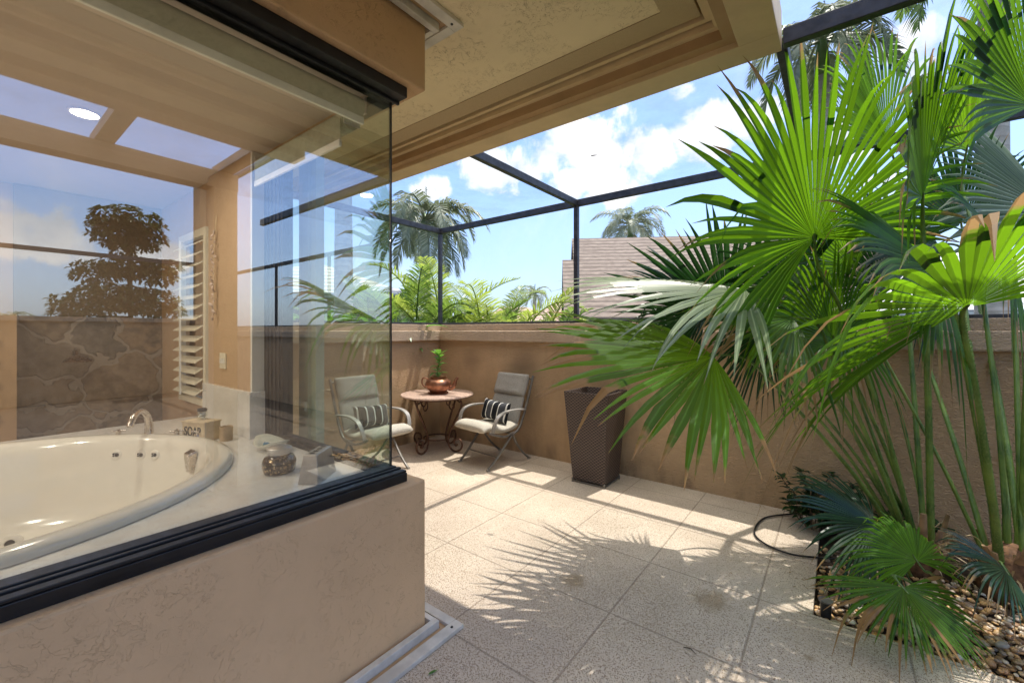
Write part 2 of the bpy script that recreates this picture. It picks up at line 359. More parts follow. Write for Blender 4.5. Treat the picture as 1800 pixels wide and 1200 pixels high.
def tile_roof(name,c1,c2,sp):
    m,t,o=mat(name); v=pos(t); s=N(t,'ShaderNodeSeparateXYZ'); L(t,v,s.inputs[0])
    fr=M(t,'FRACT',M(t,'DIVIDE',s.outputs[2],sp)); ln=MR(t,fr,.0,.45,1,0)
    c=MIX(t,MR(t,noi(t,vscale(t,v,(3,3,8)),1.2,5),.3,.7),c1,c2)
    c=MIX(t,M(t,'MULTIPLY',ln,.85),c,tuple(x*.25 for x in c1)); b=bsdf(t,o,c,.85); bump(t,b,fr,.6,.05); return m
MT['roof']=tile_roof('roof_tile',(.19,.145,.115),(.29,.23,.185),.17)
MT['roof2']=tile_roof('roof_tile_rose',(.50,.34,.27),(.60,.44,.36),.14)
MT['roofw']=tile_roof('roof_tile_white',(.62,.62,.62),(.72,.72,.72),.16)
MT['housew']=simple('white_house',(.66,.64,.60),.8,var=.06,scale=2,obj=False)
MT['houset']=simple('tan_house',(.55,.47,.38),.8,var=.06,scale=2,obj=False)
# ================================================ THE SETTING
def struct(name,mb,m,**k): return tag(mb.build(name,m,**k),kind='structure')
struct('ground',MB().box((-400,-400,-.45),(400,400,-.30)),MT['grass'])
# garden land outside the patio keeps the patio sheet clear
struct('patio_floor',MB().box((-4.66,-3.4,-.30),(-.25,1.85,0)).box((-4.66,1.85,-.30),(.05,2.28,0)).box((-4.66,2.28,-.30),(.95,2.75,0)).box((-4.66,2.75,-.30),(-.10,4.30,0)),MT['paving'])
struct('planting_bed',MB().box((-.10,2.75,-.30),(1.35,4.30,-.05)),MT['soil'])
struct('unseen_dark_bed',MB().box((-.25,-9,-.3),(9.4,1.85,-.02)).box((.05,1.85,-.3),(9.4,2.28,-.02)).box((.95,2.28,-.3),(9.4,2.75,-.02)).box((1.35,2.75,-.3),(9.4,4.2,-.02)),MT['soil'])  # unseen dark ground added so no sunlit paving reflects in the glass

# boundary walls: body, rounded cap, low upstand that carries the screen rail
def bwall(label,a,b,axis,inward,outer_y0):
    r=thing('garden_wall',label,'wall',((a[0]+b[0])/2,(a[1]+b[1])/2,0),group='stucco walls round the patio')
    def bx(o0,o1,z0,z1):
        m=MB()
        if axis=='x': m.box((a[0],a[1]+o0*inward,z0),(b[0],a[1]+o1*inward,z1))
        else: m.box((a[0]+o0*inward,a[1],z0),(a[0]+o1*inward,b[1],z1))
        return m
    bx(0,.20,-.3,1.36).build('wall_body',MT['wall'],r)
    bx(-.05,.25,1.36,1.50).build('wall_cap',MT['cap'],r,bev=.012)
    bx(.02,.18,1.50,1.585).build('upstand',MT['cap'],r,bev=.006)
    return r
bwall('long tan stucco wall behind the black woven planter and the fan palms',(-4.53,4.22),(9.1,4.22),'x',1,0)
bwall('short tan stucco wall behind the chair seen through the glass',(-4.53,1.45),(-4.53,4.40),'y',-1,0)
# house ------------------------------------------------------------------
house=thing('house','tan stucco house with a glazed corner bath bay and a deep soffit','house',(-1.64,1.43,0))
MB().box((-1.80,-1.6,0),(-1.64,1.43,.756)).box((-5.4,1.27,0),(-1.80,1.43,.756)).build('knee_wall',MT['knee'],house,bev=.01)
MB().box((-1.80,-1.6,2.70),(-1.64,1.43,3.05)).box((-5.4,1.27,2.70),(-1.80,1.43,3.05)).build('header',MT['header'],house,bev=.008)
MB().box((-5.4,1.31,.756),(-4.60,1.43,2.70)).box((-3.92,1.31,.756),(-3.26,1.43,2.70)).box((-4.60,1.31,.756),(-3.92,1.43,.92)).box((-4.60,1.31,2.30),(-3.92,1.43,2.70)).build('outer_wall',MT['knee'],house)
MB().box((-1.80,-4,0),(-1.64,-1.6,3.05)).box((-5.6,-4,0),(-5.4,1.43,3.05)).box((-5.4,-3.2,0),(-1.8,-3.0,3.05)).build('side_wall',MT['knee'],house)
sf=MB().box((-5.6,-4,3.05),(-.68,2.08,3.12)).build('soffit',MT['soffit'],house)
def ventm():
    m,t,o=mat('vent_mesh'); p=pos(t); v=N(t,'ShaderNodeTexVoronoi',i_Scale=150.0,i_Randomness=.1); L(t,p,v.inputs['Vector'])
    c=MIX(t,MR(t,v.outputs['Distance'],.25,.4,1,0),(.50,.38,.22),(.24,.16,.08)); bsdf(t,o,c,.6); return m
MT['vent']=ventm()
MB().box((-5.6,2.08,3.045),(-.53,2.22,3.12)).box((-.68,-4,3.045),(-.53,2.08,3.12)).build('vent_strip',MT['vent'],house)
MB().box((-5.6,2.235,3.03),(-.44,2.262,3.12)).box((-.515,-4,3.03),(-.49,2.235,3.12)).build('moulding',MT['trim'],house)
MB().box((-5.6,2.275,3.0),(-.44,2.31,3.12)).box((-.48,-4,3.0),(-.45,2.275,3.12)).build('moulding',MT['trim'],house)
MB().box((-4.75,2.31,2.945),(-.45,2.37,3.12)).box((-.45,-4,2.945),(-.39,2.37,3.12)).build('beam_board',MT['trim2'],house)
MB().box((-4.75,2.37,2.915),(-.22,2.54,3.12)).box((-.39,-4,2.915),(-.22,2.37,3.12)).build('fascia',MT['trim'],house,bev=.004)
MB().box((-7,-5,3.12),(-.24,2.52,3.35)).build('roof',MT['roof'],house)
# corner window
win=MB()
win.box((-1.83,-1.6,.757),(-1.685,1.352,.800)).box((-3.26,1.275,.757),(-1.83,1.352,.800))
win.box((-1.815,-1.6,.800),(-1.755,1.34,.822)).box((-3.26,1.29,.800),(-1.815,1.345,.822))
win.box((-1.725,-1.6,.800),(-1.69,1.352,.812))
win.box((-1.748,-1.6,.800),(-1.732,1.352,.818))
win=win.build('corner_window',MT['bronze'],house,bev=.003)
MB().box((-1.83,-1.6,2.648),(-1.685,1.352,2.699)).box((-3.26,1.28,2.648),(-1.83,1.352,2.699)).box((-1.76,-1.6,2.632),(-1.745,1.352,2.648)).build('head_frame',MT['bronze'],win,bev=.003)
jb=MB().box((-3.20,1.285,.822),(-2.86,1.352,2.648))
for i in range(6): jb.box((-3.18+i*.055,1.275,.822),(-3.165+i*.055,1.285,2.648))
jb.build('jamb',MT['bronze'],win)
MB().box((-1.786,-1.6,.815),(-1.780,1.322,2.66)).build('front_glass_pane',MT['glass'],win)
MB().box((-2.86,1.318,.815),(-1.788,1.322,2.66)).build('return_glass_pane',MT['glass2'],win)
MB().box((-1.790,1.3225,.80),(-1.778,1.330,2.66)).build('corner_seal',MT['dark'],win)
gf=MB().box((-3.02,1.47,0),(-2.945,1.53,2.7)).box((-2.925,1.46,0),(-2.875,1.55,2.7)).box((-2.855,1.47,0),(-2.79,1.53,2.7)).box((-2.945,1.485,0),(-2.925,1.50,2.7)).box((-2.875,1.485,0),(-2.855,1.50,2.7))
gf=gf.build('door_frame',MT['greenframe'],house); MB().lathe((-2.90,1.455,.98),[(.0,-.03),(.016,-.03),(.016,.03),(0,.03)],10).build('lock',MT['steel'],gf)
# storm shutter tracks
def track(z,s,nm,lb):
    r=thing(nm,lb,'shutter track',(-1.54,1.48,z))
    def q(o0,o1,h0,h1): return MB().box((-1.64+o0,-1.9,z+s*h0),(-1.64+o1,1.43+o1*.86,z+s*h1)).box((-3.0,1.43+o0*.86,z+s*h0),(-1.64+o0,1.43+o1*.86,z+s*h1))
    q(.085,.145,0,.022).build('outer_rail',MT['trackw'],r,bev=.003)
    q(.018,.052,0,.045).build('inner_rail',MT['trackw'],r,bev=.003)
    q(.055,.083,0,.008).build('channel',MT['trim2'],r)
    for y in (-.3,.4,1.05,1.5): MB().lathe((-1.64+.115,y,z+s*.022),[(0,0),(.007,0),(.006,s*.004),(0,s*.004)],8).build('screw',MT['dark'],r)
    return r
track(0,1,'shutter_floor_track','white metal shutter track on the floor round the stucco base')
track(3.05,-1,'shutter_ceiling_track','white metal shutter track screwed to the soffit ceiling')
# interior shell
MB().box((-5.4,-3.0,2.705),(-1.805,1.30,2.76)).build('bath_ceiling',MT['inceil'],house)
MB().box((-5.4,-3.0,.0),(-1.805,1.265,.10)).build('bath_floor',MT['inwall2'],house)
iw=MB().box((-5.39,-3.0,.1),(-5.36,.279,2.70)).box((-5.36,-3.0,.1),(-1.81,-2.97,2.70))
iw.box((-5.36,1.235,.1),(-4.60,1.265,2.70)).box((-4.60,1.235,.1),(-3.92,1.265,.92)).box((-4.60,1.235,2.30),(-3.92,1.265,2.70))
iw.build('bath_wall',MT['inwall'],house)
MB().box((-3.92,1.20,.78),(-3.13,1.262,2.70)).build('pier_face',MT['inwall'],house)
MB().box((-3.13,1.199,.78),(-3.105,1.275,2.70)).build('pier_return',MT['inwall2'],house)  # paler paint on this face stands for window light on the pier
def marble():
    m,t,o=mat('cream_quartz'); p=pos(t)
    c=MIX(t,MR(t,noi(t,p,9,7,.7,.6),.35,.7),(.82,.80,.76),(.74,.71,.66)); c=MIX(t,MR(t,noi(t,p,160,2),.6,.72),c,(.45,.38,.3))
    bsdf(t,o,c,.16,coat=.2); return m
MT['marble']=marble()
MB().box((-3.97,1.175,.78),(-3.085,1.274,1.09)).build('pier_plinth',MT['marble'],house,bev=.003)
def stonem():
    m,t,o=mat('flagstone'); p=vscale(t,pos(t),(0,1,1))
    wv=N(t,'ShaderNodeVectorMath',operation='ADD'); L(t,p,wv.inputs[0])
    nz=N(t,'ShaderNodeTexNoise',i_Scale=4.0,i_Detail=3.0); L(t,p,nz.inputs['Vector'])
    q=N(t,'ShaderNodeVectorMath',operation='SCALE'); L(t,nz.outputs['Color'],q.inputs[0]); q.inputs['Scale'].default_value=.34; L(t,q.outputs[0],wv.inputs[1])
    v=N(t,'ShaderNodeTexVoronoi',i_Scale=2.3); L(t,wv.outputs[0],v.inputs['Vector'])
    e=N(t,'ShaderNodeTexVoronoi',i_Scale=2.3,feature='DISTANCE_TO_EDGE'); L(t,wv.outputs[0],e.inputs['Vector'])
    s=N(t,'ShaderNodeSeparateColor'); L(t,v.outputs['Color'],s.inputs[0])
    c=MIX(t,s.outputs[0],(.05,.04,.028),(.17,.11,.055)); c=MIX(t,MR(t,noi(t,pos(t),14,6),.3,.7),c,MIX(t,s.outputs[1],(.16,.13,.10),(.30,.20,.11)))
    ed=MR(t,e.outputs['Distance'],.025,.04,0,1); c=MIX(t,ed,(.26,.21,.16),c)
    b=bsdf(t,o,c,.7); bump(t,b,M(t,'ADD',M(t,'MULTIPLY',ed,1.0),M(t,'MULTIPLY',noi(t,pos(t),20,5),.4)),.8,.02); return m
MT['stone']=stonem()
MB().box((-5.36,.28,.1),(-5.30,1.234,1.63)).build('flagstone_wall',MT['stone'],house)
MT['reflwall']=simple('reflection_wall_paint',(.26,.20,.15),.7,var=.03,obj=False)  # flagstone cut off; plain wall added where the sky reflection would hide stone
MB().box((-5.36,.28,1.63),(-5.32,1.234,2.70)).build('upper_bath_wall',MT['reflwall'],house)
MB().box((-5.30,.10,.1),(-5.02,.28,1.63)).build('shower_pier',MT['trim2'],house)
# bath ceiling: the glowing light over the tub, then three unseen ones added as fill
lm,t,o=mat('lamp_lens'); e=N(t,'ShaderNodeEmission',i_Strength=14.0); e.inputs[0].default_value=(1,.9,.75,1); L(t,e.outputs[0],o.inputs[0])
for x,y,lb in ((-3.31,.43,'round recessed ceiling light glowing above the bathtub'),(-2.6,-1.3,'added unseen fill light nearest the front glass'),(-3.3,-1.2,'added unseen fill light over the near end of the bathtub'),(-4.7,-.9,'added unseen fill light deep in the bathroom corner')):
    d=thing('downlight',lb,'ceiling light',(x,y,2.705),group='recessed lights of the bathroom ceiling')
    MB().lathe((x,y,2.705),[(.056,0),(.072,0),(.072,-.004),(.056,-.006)],28).build('trim_ring',MT['inceil'],d,smooth=40)
    MB().lathe((x,y,2.7045),[(0,-.007),(.057,-.007)],28).build('lens',lm,d)
    l=bpy.data.lights.new('bath_light','AREA'); l.energy=9.5; l.color=(1,.90,.76); l.shape='DISK'; l.size=.10
    lo=bpy.data.objects.new('bath_light',l); C.objects.link(lo); lo.parent=d; lo.location=(0,0,-.0085)
# deck and tub --------------------------------------------------------------
TC=V((-3.02,-.08,0)); TA=1.03; TB=1.08; DZ=.78
def deck():
    m=MB(); n=72; out=[]
    x0,x1,y0,y1=-4.3,-1.832,-1.55,1.272
    vs=[]; 
    for k in range(n):
        a=2*PI*k/n; c,s=math.cos(a),math.sin(a); vs.append(V((TC.x+c*TA*.97,TC.y+s*TB*.97,DZ)))
    for k in range(n):
        a=2*PI*k/n; c,s=math.cos(a),math.sin(a)
        t=min([((x1 if c>0 else x0)-TC.x)/c if abs(c)>1e-6 else 9,((y1 if s>0 else y0)-TC.y)/s if abs(s)>1e-6 else 9])
        vs.append(V((TC.x+c*t,TC.y+s*t,DZ)))
    # snap nearest outer vertices to the four corners
    for cx,cy in ((x0,y0),(x1,y0),(x1,y1),(x0,y1)):
        j=min(range(n,2*n),key=lambda i:(vs[i].x-cx)**2+(vs[i].y-cy)**2); vs[j]=V((cx,cy,DZ))
    vs+= [v-V((0,0,.04)) for v in vs]
    fs=[]
    for k in range(n):
        j=(k+1)%n; fs.append((k,n+k,n+j,j)); fs.append((2*n+k,2*n+j,3*n+j,3*n+k)); fs.append((n+k,3*n+k,3*n+j,n+j))
    m.add(vs,fs); return m
dk=deck().build('tub_deck',MT['marble'],base=(-3.0,0,0)); tag(dk,'cream stone deck round the oval bathtub inside the glass','counter')
MB().box((-4.28,-1.53,.10),(-4.25,1.27,.74)).box((-4.25,-1.53,.10),(-1.84,-1.5,.74)).build('deck_panel',MT['marble'],dk)
def acry(name,c):
    m,t,o=mat(name); bsdf(t,o,c,.12,coat=.5); return m
MT['tub']=acry('cream_acrylic',(.80,.76,.68))
tub=thing('bathtub','large oval cream whirlpool bathtub with a raised rounded rim','bathtub',(TC.x,TC.y,.1))
tub['label']='large oval cream whirlpool bathtub set into the stone deck'
prof=[(1.0,DZ+.002),(1.0,DZ+.018),(.992,DZ+.032),(.972,DZ+.042),(.945,DZ+.045),(.915,DZ+.038),(.895,DZ+.02),(.882,DZ-.02),(.868,DZ-.10),(.850,DZ-.22),(.825,DZ-.34),(.78,DZ-.43),(.70,DZ-.485),(.55,DZ-.51),(.3,DZ-.52),(0,DZ-.525)]
def tubmesh():
    m=MB(); n=96; vs=[]
    for r,z in prof:
        for k in range(n):
            a=2*PI*k/n; vs.append((TC.x+TA*r*math.cos(a),TC.y+TB*r*math.sin(a),z))
    fs=[(i*n+k,i*n+(k+1)%n,(i+1)*n+(k+1)%n,(i+1)*n+k) for i in range(len(prof)-1) for k in range(n)]
    return m.add(vs,fs)
tubmesh().build('basin',MT['tub'],tub,smooth=True)
def tubhit(px,py):
    d=D(px,py); t=.5; 
    while t<8:
        p=CAM+d*t
        if p.z<DZ-.01:
            r=math.hypot((p.x-TC.x)/TA,(p.y-TC.y)/TB)
            z=DZ-.525
            for (r0,z0),(r1,z1) in zip(prof[6:],prof[7:]):
                if r1<=r<=r0: z=z0+(z1-z0)*(r0-r)/(r0-r1) if r0!=r1 else z0
            if p.z<=z: break
            if r>.9 and t>1.6 and (p-TC).dot(d)>0: break
        t+=.004
    n=V((-(p.x-TC.x)/TA**2,-(p.y-TC.y)/TB**2,.15)).normalized()
    return p,n
def disc(m,p,n,prof_,k=20):
    q=n.to_track_quat('Z','Y').to_matrix().to_4x4(); q.translation=p
    t=MB().lathe((0,0,0),prof_,k).xf(q); m.v+=[]; m.add(t.v,t.f)
for px,py,s in ((205,799,.034),(248,799,.034),(273,799,.032),(18,955,.05),(143,932,.045)):
    p,n=tubhit(px,py); m=MB(); disc(m,p,n,[(s,-.01),(s,.004),(s*.8,.009),(s*.45,.009),(s*.4,.003),(0,.003)])
    j=m.build('jet',MT['tub'],tub,smooth=40)
    h=MB(); disc(h,p+n*.0085,n,[(s*.42,0),(s*.42,.003),(0,.004)],12); u=n.cross(V((0,0,1))).normalized()
    if s<.04:
        h=MB(); disc(h,p+n*.0085-u*.009,n,[(s*.34,0),(s*.34,.003),(0,.004)],12); disc(h,p+n*.0085+u*.012+V((0,0,.007)),n,[(s*.15,0),(s*.15,.003),(0,.004)],8); disc(h,p+n*.0085+u*.012-V((0,0,.007)),n,[(s*.15,0),(s*.15,.003),(0,.004)],8)
    h.build('nozzle',MT['dark'],j)
p,n=tubhit(340,812); m=MB(); u=n.cross(V((0,0,1))).normalized()
q=Matrix((( *u,0),(*V((0,0,1)),0),(*n,0),(0,0,0,1))).transposed(); q.translation=p
m.add([q@V(v) for v in ((-.045,-.07,0),(.045,-.07,0),(.045,.075,0),(-.045,.075,0),(-.036,-.06,.03),(.036,-.06,.03),(.036,.05,.04),(-.036,.05,.04))],[(4,5,6,7),(0,1,5,4),(1,2,6,5),(2,3,7,6),(3,0,4,7)])
m.build('overflow_cover',MT['chrome'],tub,bev=.008)
# tap set
tp=thing('tub_tap','arched brushed metal tub spout with cross handles on the deck','tap',G(258,773,DZ))
b0=G(262,772,DZ); e0=G(200,769,DZ)
sd=V((.8,-.6,0)).normalized()
pts=curve([b0,b0+V((0,0,.10)),b0+sd*.03+V((0,0,.17)),b0+sd*.10+V((0,0,.205)),b0+sd*.17+V((0,0,.185)),b0+sd*.215+V((0,0,.13))],6)
MB().tube(pts,[.028-.010*min(1,i/12) for i in range(len(pts))],12).build('spout',MT['chrome'],tp,smooth=50)
for px in (208,311,348):
    c=G(px,775,DZ); m=MB().lathe(c,[(.030,0),(.029,.010),(.016,.035),(.012,.055),(.017,.062),(.012,.072),(0,.075)],16)
    h=m.build('handle',MT['chrome'],tp,smooth=50)
    MB().tube([c+V((-.036,.012,.066)),c+V((.036,-.012,.066))],[.008,.008],8).tube([c+V((.012,.034,.066)),c+V((-.012,-.034,.066))],[.007,.007],8).build('cross_lever',MT['chrome'],h,smooth=50)
# things on the deck
def text_mesh(s,size,ext=.002):
    cu=bpy.data.curves.new('t','FONT'); cu.body=s; cu.size=size; cu.extrude=ext; cu.align_x='CENTER'; cu.align_y='CENTER'
    ob=bpy.data.objects.new('t',cu); C.objects.link(ob); bpy.context.view_layer.update()
    me=bpy.data.meshes.new_from_object(ob.evaluated_get(bpy.context.evaluated_depsgraph_get()))
    vs=[v.co.copy() for v in me.vertices]; fs=[tuple(p.vertices) for p in me.polygons]
    bpy.data.objects.remove(ob); bpy.data.curves.remove(cu); bpy.data.meshes.remove(me)
    return vs,fs
MT['pine']=simple('pale_pine',(.62,.50,.34),.7,var=.2,scale=12)
sb=thing('soap_box','pale wooden box lettered SOAP in front of the stone plinth','box',V((-3.36,.99,DZ)),rz=R(20))
def loc(mb,name,m,par,**k): return mb.build(name,m,par,world=False,**k)
loc(MB().box((-.10,-.055,0),(.10,.055,.115)),'box_body',MT['pine'],sb,bev=.003)
loc(MB().box((-.105,-.06,.115),(.105,.06,.125)),'lid',MT['pine'],sb,bev=.002)
vs,fs=text_mesh('SOAP',.075); 
loc(MB().add([V((v.x*.8-.005,-.0565-v.z,v.y*1.15+.058)) for v in vs],fs),'lettering',MT['dark'],sb)
j=thing('cotton_jar','small glass jar with a black lid standing on the wooden soap box','jar',V((-3.38,1.0,DZ+.126)))
MT['clear']=glassmat('jar_glass',(.95,.97,.95),.05)
loc(MB().lathe((0,0,0),[(.026,0),(.03,.008),(.03,.045),(.024,.055)],20),'jar_body',MT['clear'],j,smooth=50)
cb=MB(); random.seed(3)
for i in range(9):
    a=i*2.4; cb.lathe((.014*math.cos(a),.014*math.sin(a),.004+.004*i),[(0,0),(.009,.004),(.011,.01),(.008,.016),(0,.019)],8)
loc(cb,'cotton_wool',MT['white'],j,smooth=True)
loc(MB().lathe((0,0,.055),[(.027,0),(.028,.004),(.028,.016),(.02,.02),(0,.021)],20),'lid',MT['dark'],j,smooth=50)
cup=MB().lathe((0,0,0),[(.034,0),(.038,.01),(.037,.05),(.039,.092),(.034,.092),(.032,.05),(.030,.012),(0,.01)],24)
c=MB(); c.v=[(v[0]-3.185,v[1]+1.075,v[2]+DZ) for v in cup.v]; c.f=cup.f
MT['travert']=simple('travertine',(.50,.38,.27),.6,var=.25,scale=9)
tag(c.build('tumbler',MT['travert'],smooth=40),'beige stone tumbler beside the wooden soap box','cup')
# shell dish with blue glass
MT['pearl']=acry('pearl_glaze',(.66,.64,.52))
sd_=thing('shell_dish','cream shell shaped dish holding blue pebbles near the window frame','dish',V((-2.72,1.16,DZ)))
m=MB(); n=28; vs=[]
for i,(r,z) in enumerate([(.0,.006),(.03,.0),(.05,.008),(.085,.03),(.115,.055),(.112,.058),(.08,.036),(.045,.014),(0,.012)]):
    for k in range(n):
        a=2*PI*k/n; rr=r*(1+.10*math.cos(a*9)*(r/.115)*.4+.28*max(0,math.cos(a))**6*(r/.115)+.15*max(0,-math.cos(a-.4))**8)
        vs.append((rr*math.cos(a),rr*.78*math.sin(a),z+.02*math.cos(2*a)*(r/.115)**2))
m.add(vs,[(i*n+k,i*n+(k+1)%n,(i+1)*n+(k+1)%n,(i+1)*n+k) for i in range(8) for k in range(n)])
loc(m,'shell',MT['pearl'],sd_,smooth=True)
MT['bluegl']=simple('blue_stones',(.02,.16,.28),.2,var=.5,scale=40)
m=MB()
for i in range(26):
    a=random.random()*6.3; r=.055*math.sqrt(random.random()); s=random.uniform(.007,.012)
    q=Matrix.Translation((r*math.cos(a),r*.7*math.sin(a),.02+random.random()*.014))@Matrix.Rotation(random.random()*3,4,'X')@Matrix.Rotation(random.random()*3,4,'Z')
    t_=MB().box((-s,-s*.6,-s*.7),(s,s*.6,s*.7)).xf(q); m.add(t_.v,t_.f)
loc(m,'blue_pebbles',MT['bluegl'],sd_,bev=.002)
# mosaic jar
def mosaic():
    m,t,o=mat('mosaic_glass'); v=N(t,'ShaderNodeTexVoronoi',i_Scale=110.0); L(t,objc(t),v.inputs['Vector'])
    s=N(t,'ShaderNodeSeparateColor'); L(t,v.outputs['Color'],s.inputs[0])
    c=MIX(t,MR(t,s.outputs[0],.55,.95),(.03,.02,.015),(.50,.36,.20)); b=bsdf(t,o,c,.12,.5,coat=.6); return m
MT['mosaic']=mosaic()
mj=thing('candle_jar','squat dark mosaic glass jar with a silver lid in the corner','jar',V((-2.26,1.00,DZ)))
loc(MB().lathe((0,0,0),[(.055,0),(.072,.006),(.078,.03),(.078,.06),(.068,.08),(.05,.088),(.05,.096)],32),'jar_body',MT['mosaic'],mj,smooth=50)
loc(MB().lathe((0,0,.094),[(.05,0),(.054,.002),(.054,.018),(.058,.022),(.058,.03),(.045,.037),(0,.040)],32),'lid',MT['steel'],mj,smooth=50)
# steel brush holder with four holes
bh=thing('brush_holder','tapered steel toothbrush holder with four round holes by the glass','holder',V((-2.02,1.075,DZ)),rz=R(37))
m=MB(); m.add([(-.05,-.10,0),(.05,-.10,0),(.05,.10,0),(-.05,.10,0),(-.032,-.082,.135),(.032,-.082,.135),(.032,.082,.135),(-.032,.082,.135)],[(3,2,1,0),(4,5,6,7),(0,1,5,4),(1,2,6,5),(2,3,7,6),(3,0,4,7)])
loc(m,'holder_body',MT['steel'],bh,bev=.004)
m=MB(); m2=MB()
for i in range(4):
    m.lathe((0,-.06+i*.04,.1362),[(0,0),(.0145,0)],16); m2.lathe((0,-.06+i*.04,.1355),[(.014,0),(.0175,0),(.0175,.0018),(.014,.0018),(.014,0)],16)
loc(m,'hole_row',MT['dark'],bh); loc(m2,'hole_rims',MT['steel'],bh,smooth=40)
# roller shades
MT['shade']=simple('shade_fabric',(.36,.38,.28),.8,var=.1,scale=40,obj=False,bmp=.2,bscale=200)
MT['hem']=simple('shade_hem',(.86,.86,.80),.5,obj=False)
def shade(label,p,q,zr,zb,n):
    r=thing('roller_shade',label,'roller shade',((p[0]+q[0])/2,(p[1]+q[1])/2,zb),group='rolled up window shades')
    P0=V((*p,zr)); Q0=V((*q,zr)); MB().tube([P0,Q0],.05,20).build('roll',MT['shade'],r,smooth=50)
    d=(Q0-P0).normalized(); a=P0+d*.01; b=Q0-d*.01; o=V((*n,0))*.05
    MB().bar(V((a.x,a.y,(zr+zb)/2))+o,V((b.x,b.y,(zr+zb)/2))+o,.003,zr-zb).build('fabric_drop',MT['shade'],r)
    MB().bar(V((a.x,a.y,zb))+o,V((b.x,b.y,zb))+o,.014,.035).build('hem_bar',MT['hem'],r,bev=.003)
    MB().bar(P0-d*.012+V((0,0,.01)),P0-d*.004+V((0,0,.01)),.09,.085).build('bracket',MT['steel'],r); MB().bar(Q0+d*.004+V((0,0,.01)),Q0+d*.012+V((0,0,.01)),.09,.085).build('bracket',MT['steel'],r)
shade('long rolled grey green shade behind the front glass pane',(-1.885,-1.5),(-1.885,1.215),2.60,2.52,(1,0))
shade('short rolled shade over the return glass pane beside the dark jamb',(-2.98,1.215),(-1.96,1.215),2.57,2.44,(0,-1))
# louvred shutter in the bath window
MT['louvre']=simple('cream_louvre',(.70,.64,.50),.45,var=.05)
sh=thing('window_shutter','cream louvred shutter in the bathroom window left of the pier','shutter',(-4.26,1.20,.92))
fr=MB().box((-4.60,1.185,.90),(-4.55,1.225,2.32)).box((-3.99,1.185,.90),(-3.94,1.225,2.32)).box((-4.55,1.185,.90),(-3.99,1.225,.96)).box((-4.55,1.185,2.26),(-3.99,1.225,2.32)); fr.build('shutter_frame',MT['louvre'],sh)
for i in range(15):
    z=1.01+i*.085; m=MB(); a=R(35)
    m.bar((-4.545,1.16,z),(-3.995,1.16,z),.075,.008,up=V((0,-math.sin(a),math.cos(a)))); m.build('louvre',MT['louvre'],sh,bev=.002)
MB().box((-4.275,1.105,.98),(-4.262,1.115,2.24)).build('tilt_rod',MT['white'],sh)
# shells garland, switch, shower fittings
MT['shell']=simple('sea_shell',(.55,.42,.34),.5,var=.4,scale=25)
g=thing('shell_garland','string of small pinkish sea shells hanging on the pier wall','garland',(-3.72,1.17,1.62))
m=MB(); ct=MB().tube([(0,.02,.75),(0,.005,.5),(0.005,0,.0)],.0025,5)
loc(ct,'cord',MT['pine'],g)
random.seed(11)
for k in range(26):
    z=.62-k*.026; s=random.uniform(.014,.027); q=Matrix.Translation((random.uniform(-.022,.022),-.005+random.uniform(-.008,.008),z))@Matrix.Rotation(random.random()*6,4,'Y')@Matrix.Rotation(random.uniform(-.7,.7),4,'X')
    t_=MB().lathe((0,0,0),[(0,-s),(s*.45,-s*.6),(s*.62,0),(s*.35,s*.7),(0,s)],9,1,.6).xf(q)
    loc(t_,'shell',MT['shell'],g,smooth=True)
sw=thing('switch_plate','cream switch plate on the pier wall below the shell garland','light switch',(-3.60,1.195,1.22))
loc(MB().box((-.055,-.006,0),(.055,.004,.115)),'plate',MT['louvre'],sw,bev=.002)
for x in (-.033,0,.033): loc(MB().box((x-.01,-.010,.04),(x+.01,-.006,.075)),'toggle',MT['white'],sw)
hd=thing('shower_head','bronze domed shower head on the flagstone wall','shower head',(-5.2,.62,1.30))
loc(MB().tube(curve([(-.10,0,0),(-.04,0,.03),(.04,0,.02),(.09,0,-.02)],5),.012,8),'arm',MT['copperd'],hd,smooth=50)
loc(MB().lathe((.12,0,-.045),[(0,.04),(.03,.035),(.07,.012),(.095,-.012),(.09,-.018),(0,-.018)],24,1,1),'rose',MT['copperd'],hd,smooth=50)
for i,z in enumerate((1.42,1.26,1.10,.85)):
    d=thing('body_spray','small bronze body spray '+['uppermost','second from the top','third from the top','lowest'][i]+' on the brown shower pier','shower jet',(-5.015,.16,z),group='body sprays on the shower pier')
    loc(MB().tube([(0,0,0),(.012,0,0)],[.035,.035],16),'flange',MT['copperd'],d,smooth=40); loc(MB().tube([(.012,0,0),(.04,0,0)],[.02,.024],12),'nozzle',MT['copperd'],d,smooth=40)
# screen enclosure -----------------------------------------------------------
cg=thing('screen_enclosure','dark metal framed insect screen cage above the stucco walls','screen enclosure',(-1.6,4.3,1.585))
ZT=2.92; YB=4.30; XL=-4.61
def beam(p,q,wd,ht,nm='beam'): return MB().bar(p,q,wd,ht).build(nm,MT['cage'],cg,bev=.004)
beam((XL-.025,YB,ZT+.03),(9.1,YB,ZT+.03),.05,.075)
beam((XL,1.5,ZT+.03),(XL,YB-.025,ZT+.03),.05,.075)
beam((XL-.025,YB,1.60),(9.1,YB,1.60),.045,.026,'rail'); beam((XL,1.5,1.60),(XL,YB-.0225,1.60),.045,.026,'rail')
for x in (XL,-2.36,-.22,1.9,4.1,6.3): MB().box((x-.025,YB-.024,1.613),(x+.025,YB+.024,ZT-.008)).build('post',MT['cage'],cg,bev=.003)
for x in (-2.36,-.22): beam((x,2.545,ZT+.032),(x,YB-.026,ZT+.032),.05,.07)
beam((-.21,2.50,ZT+.032),(2.6,2.50,ZT+.032),.05,.08)
beam((-4.6,2.56,ZT+.06),(-.22,2.56,ZT+.06),.03,.03)
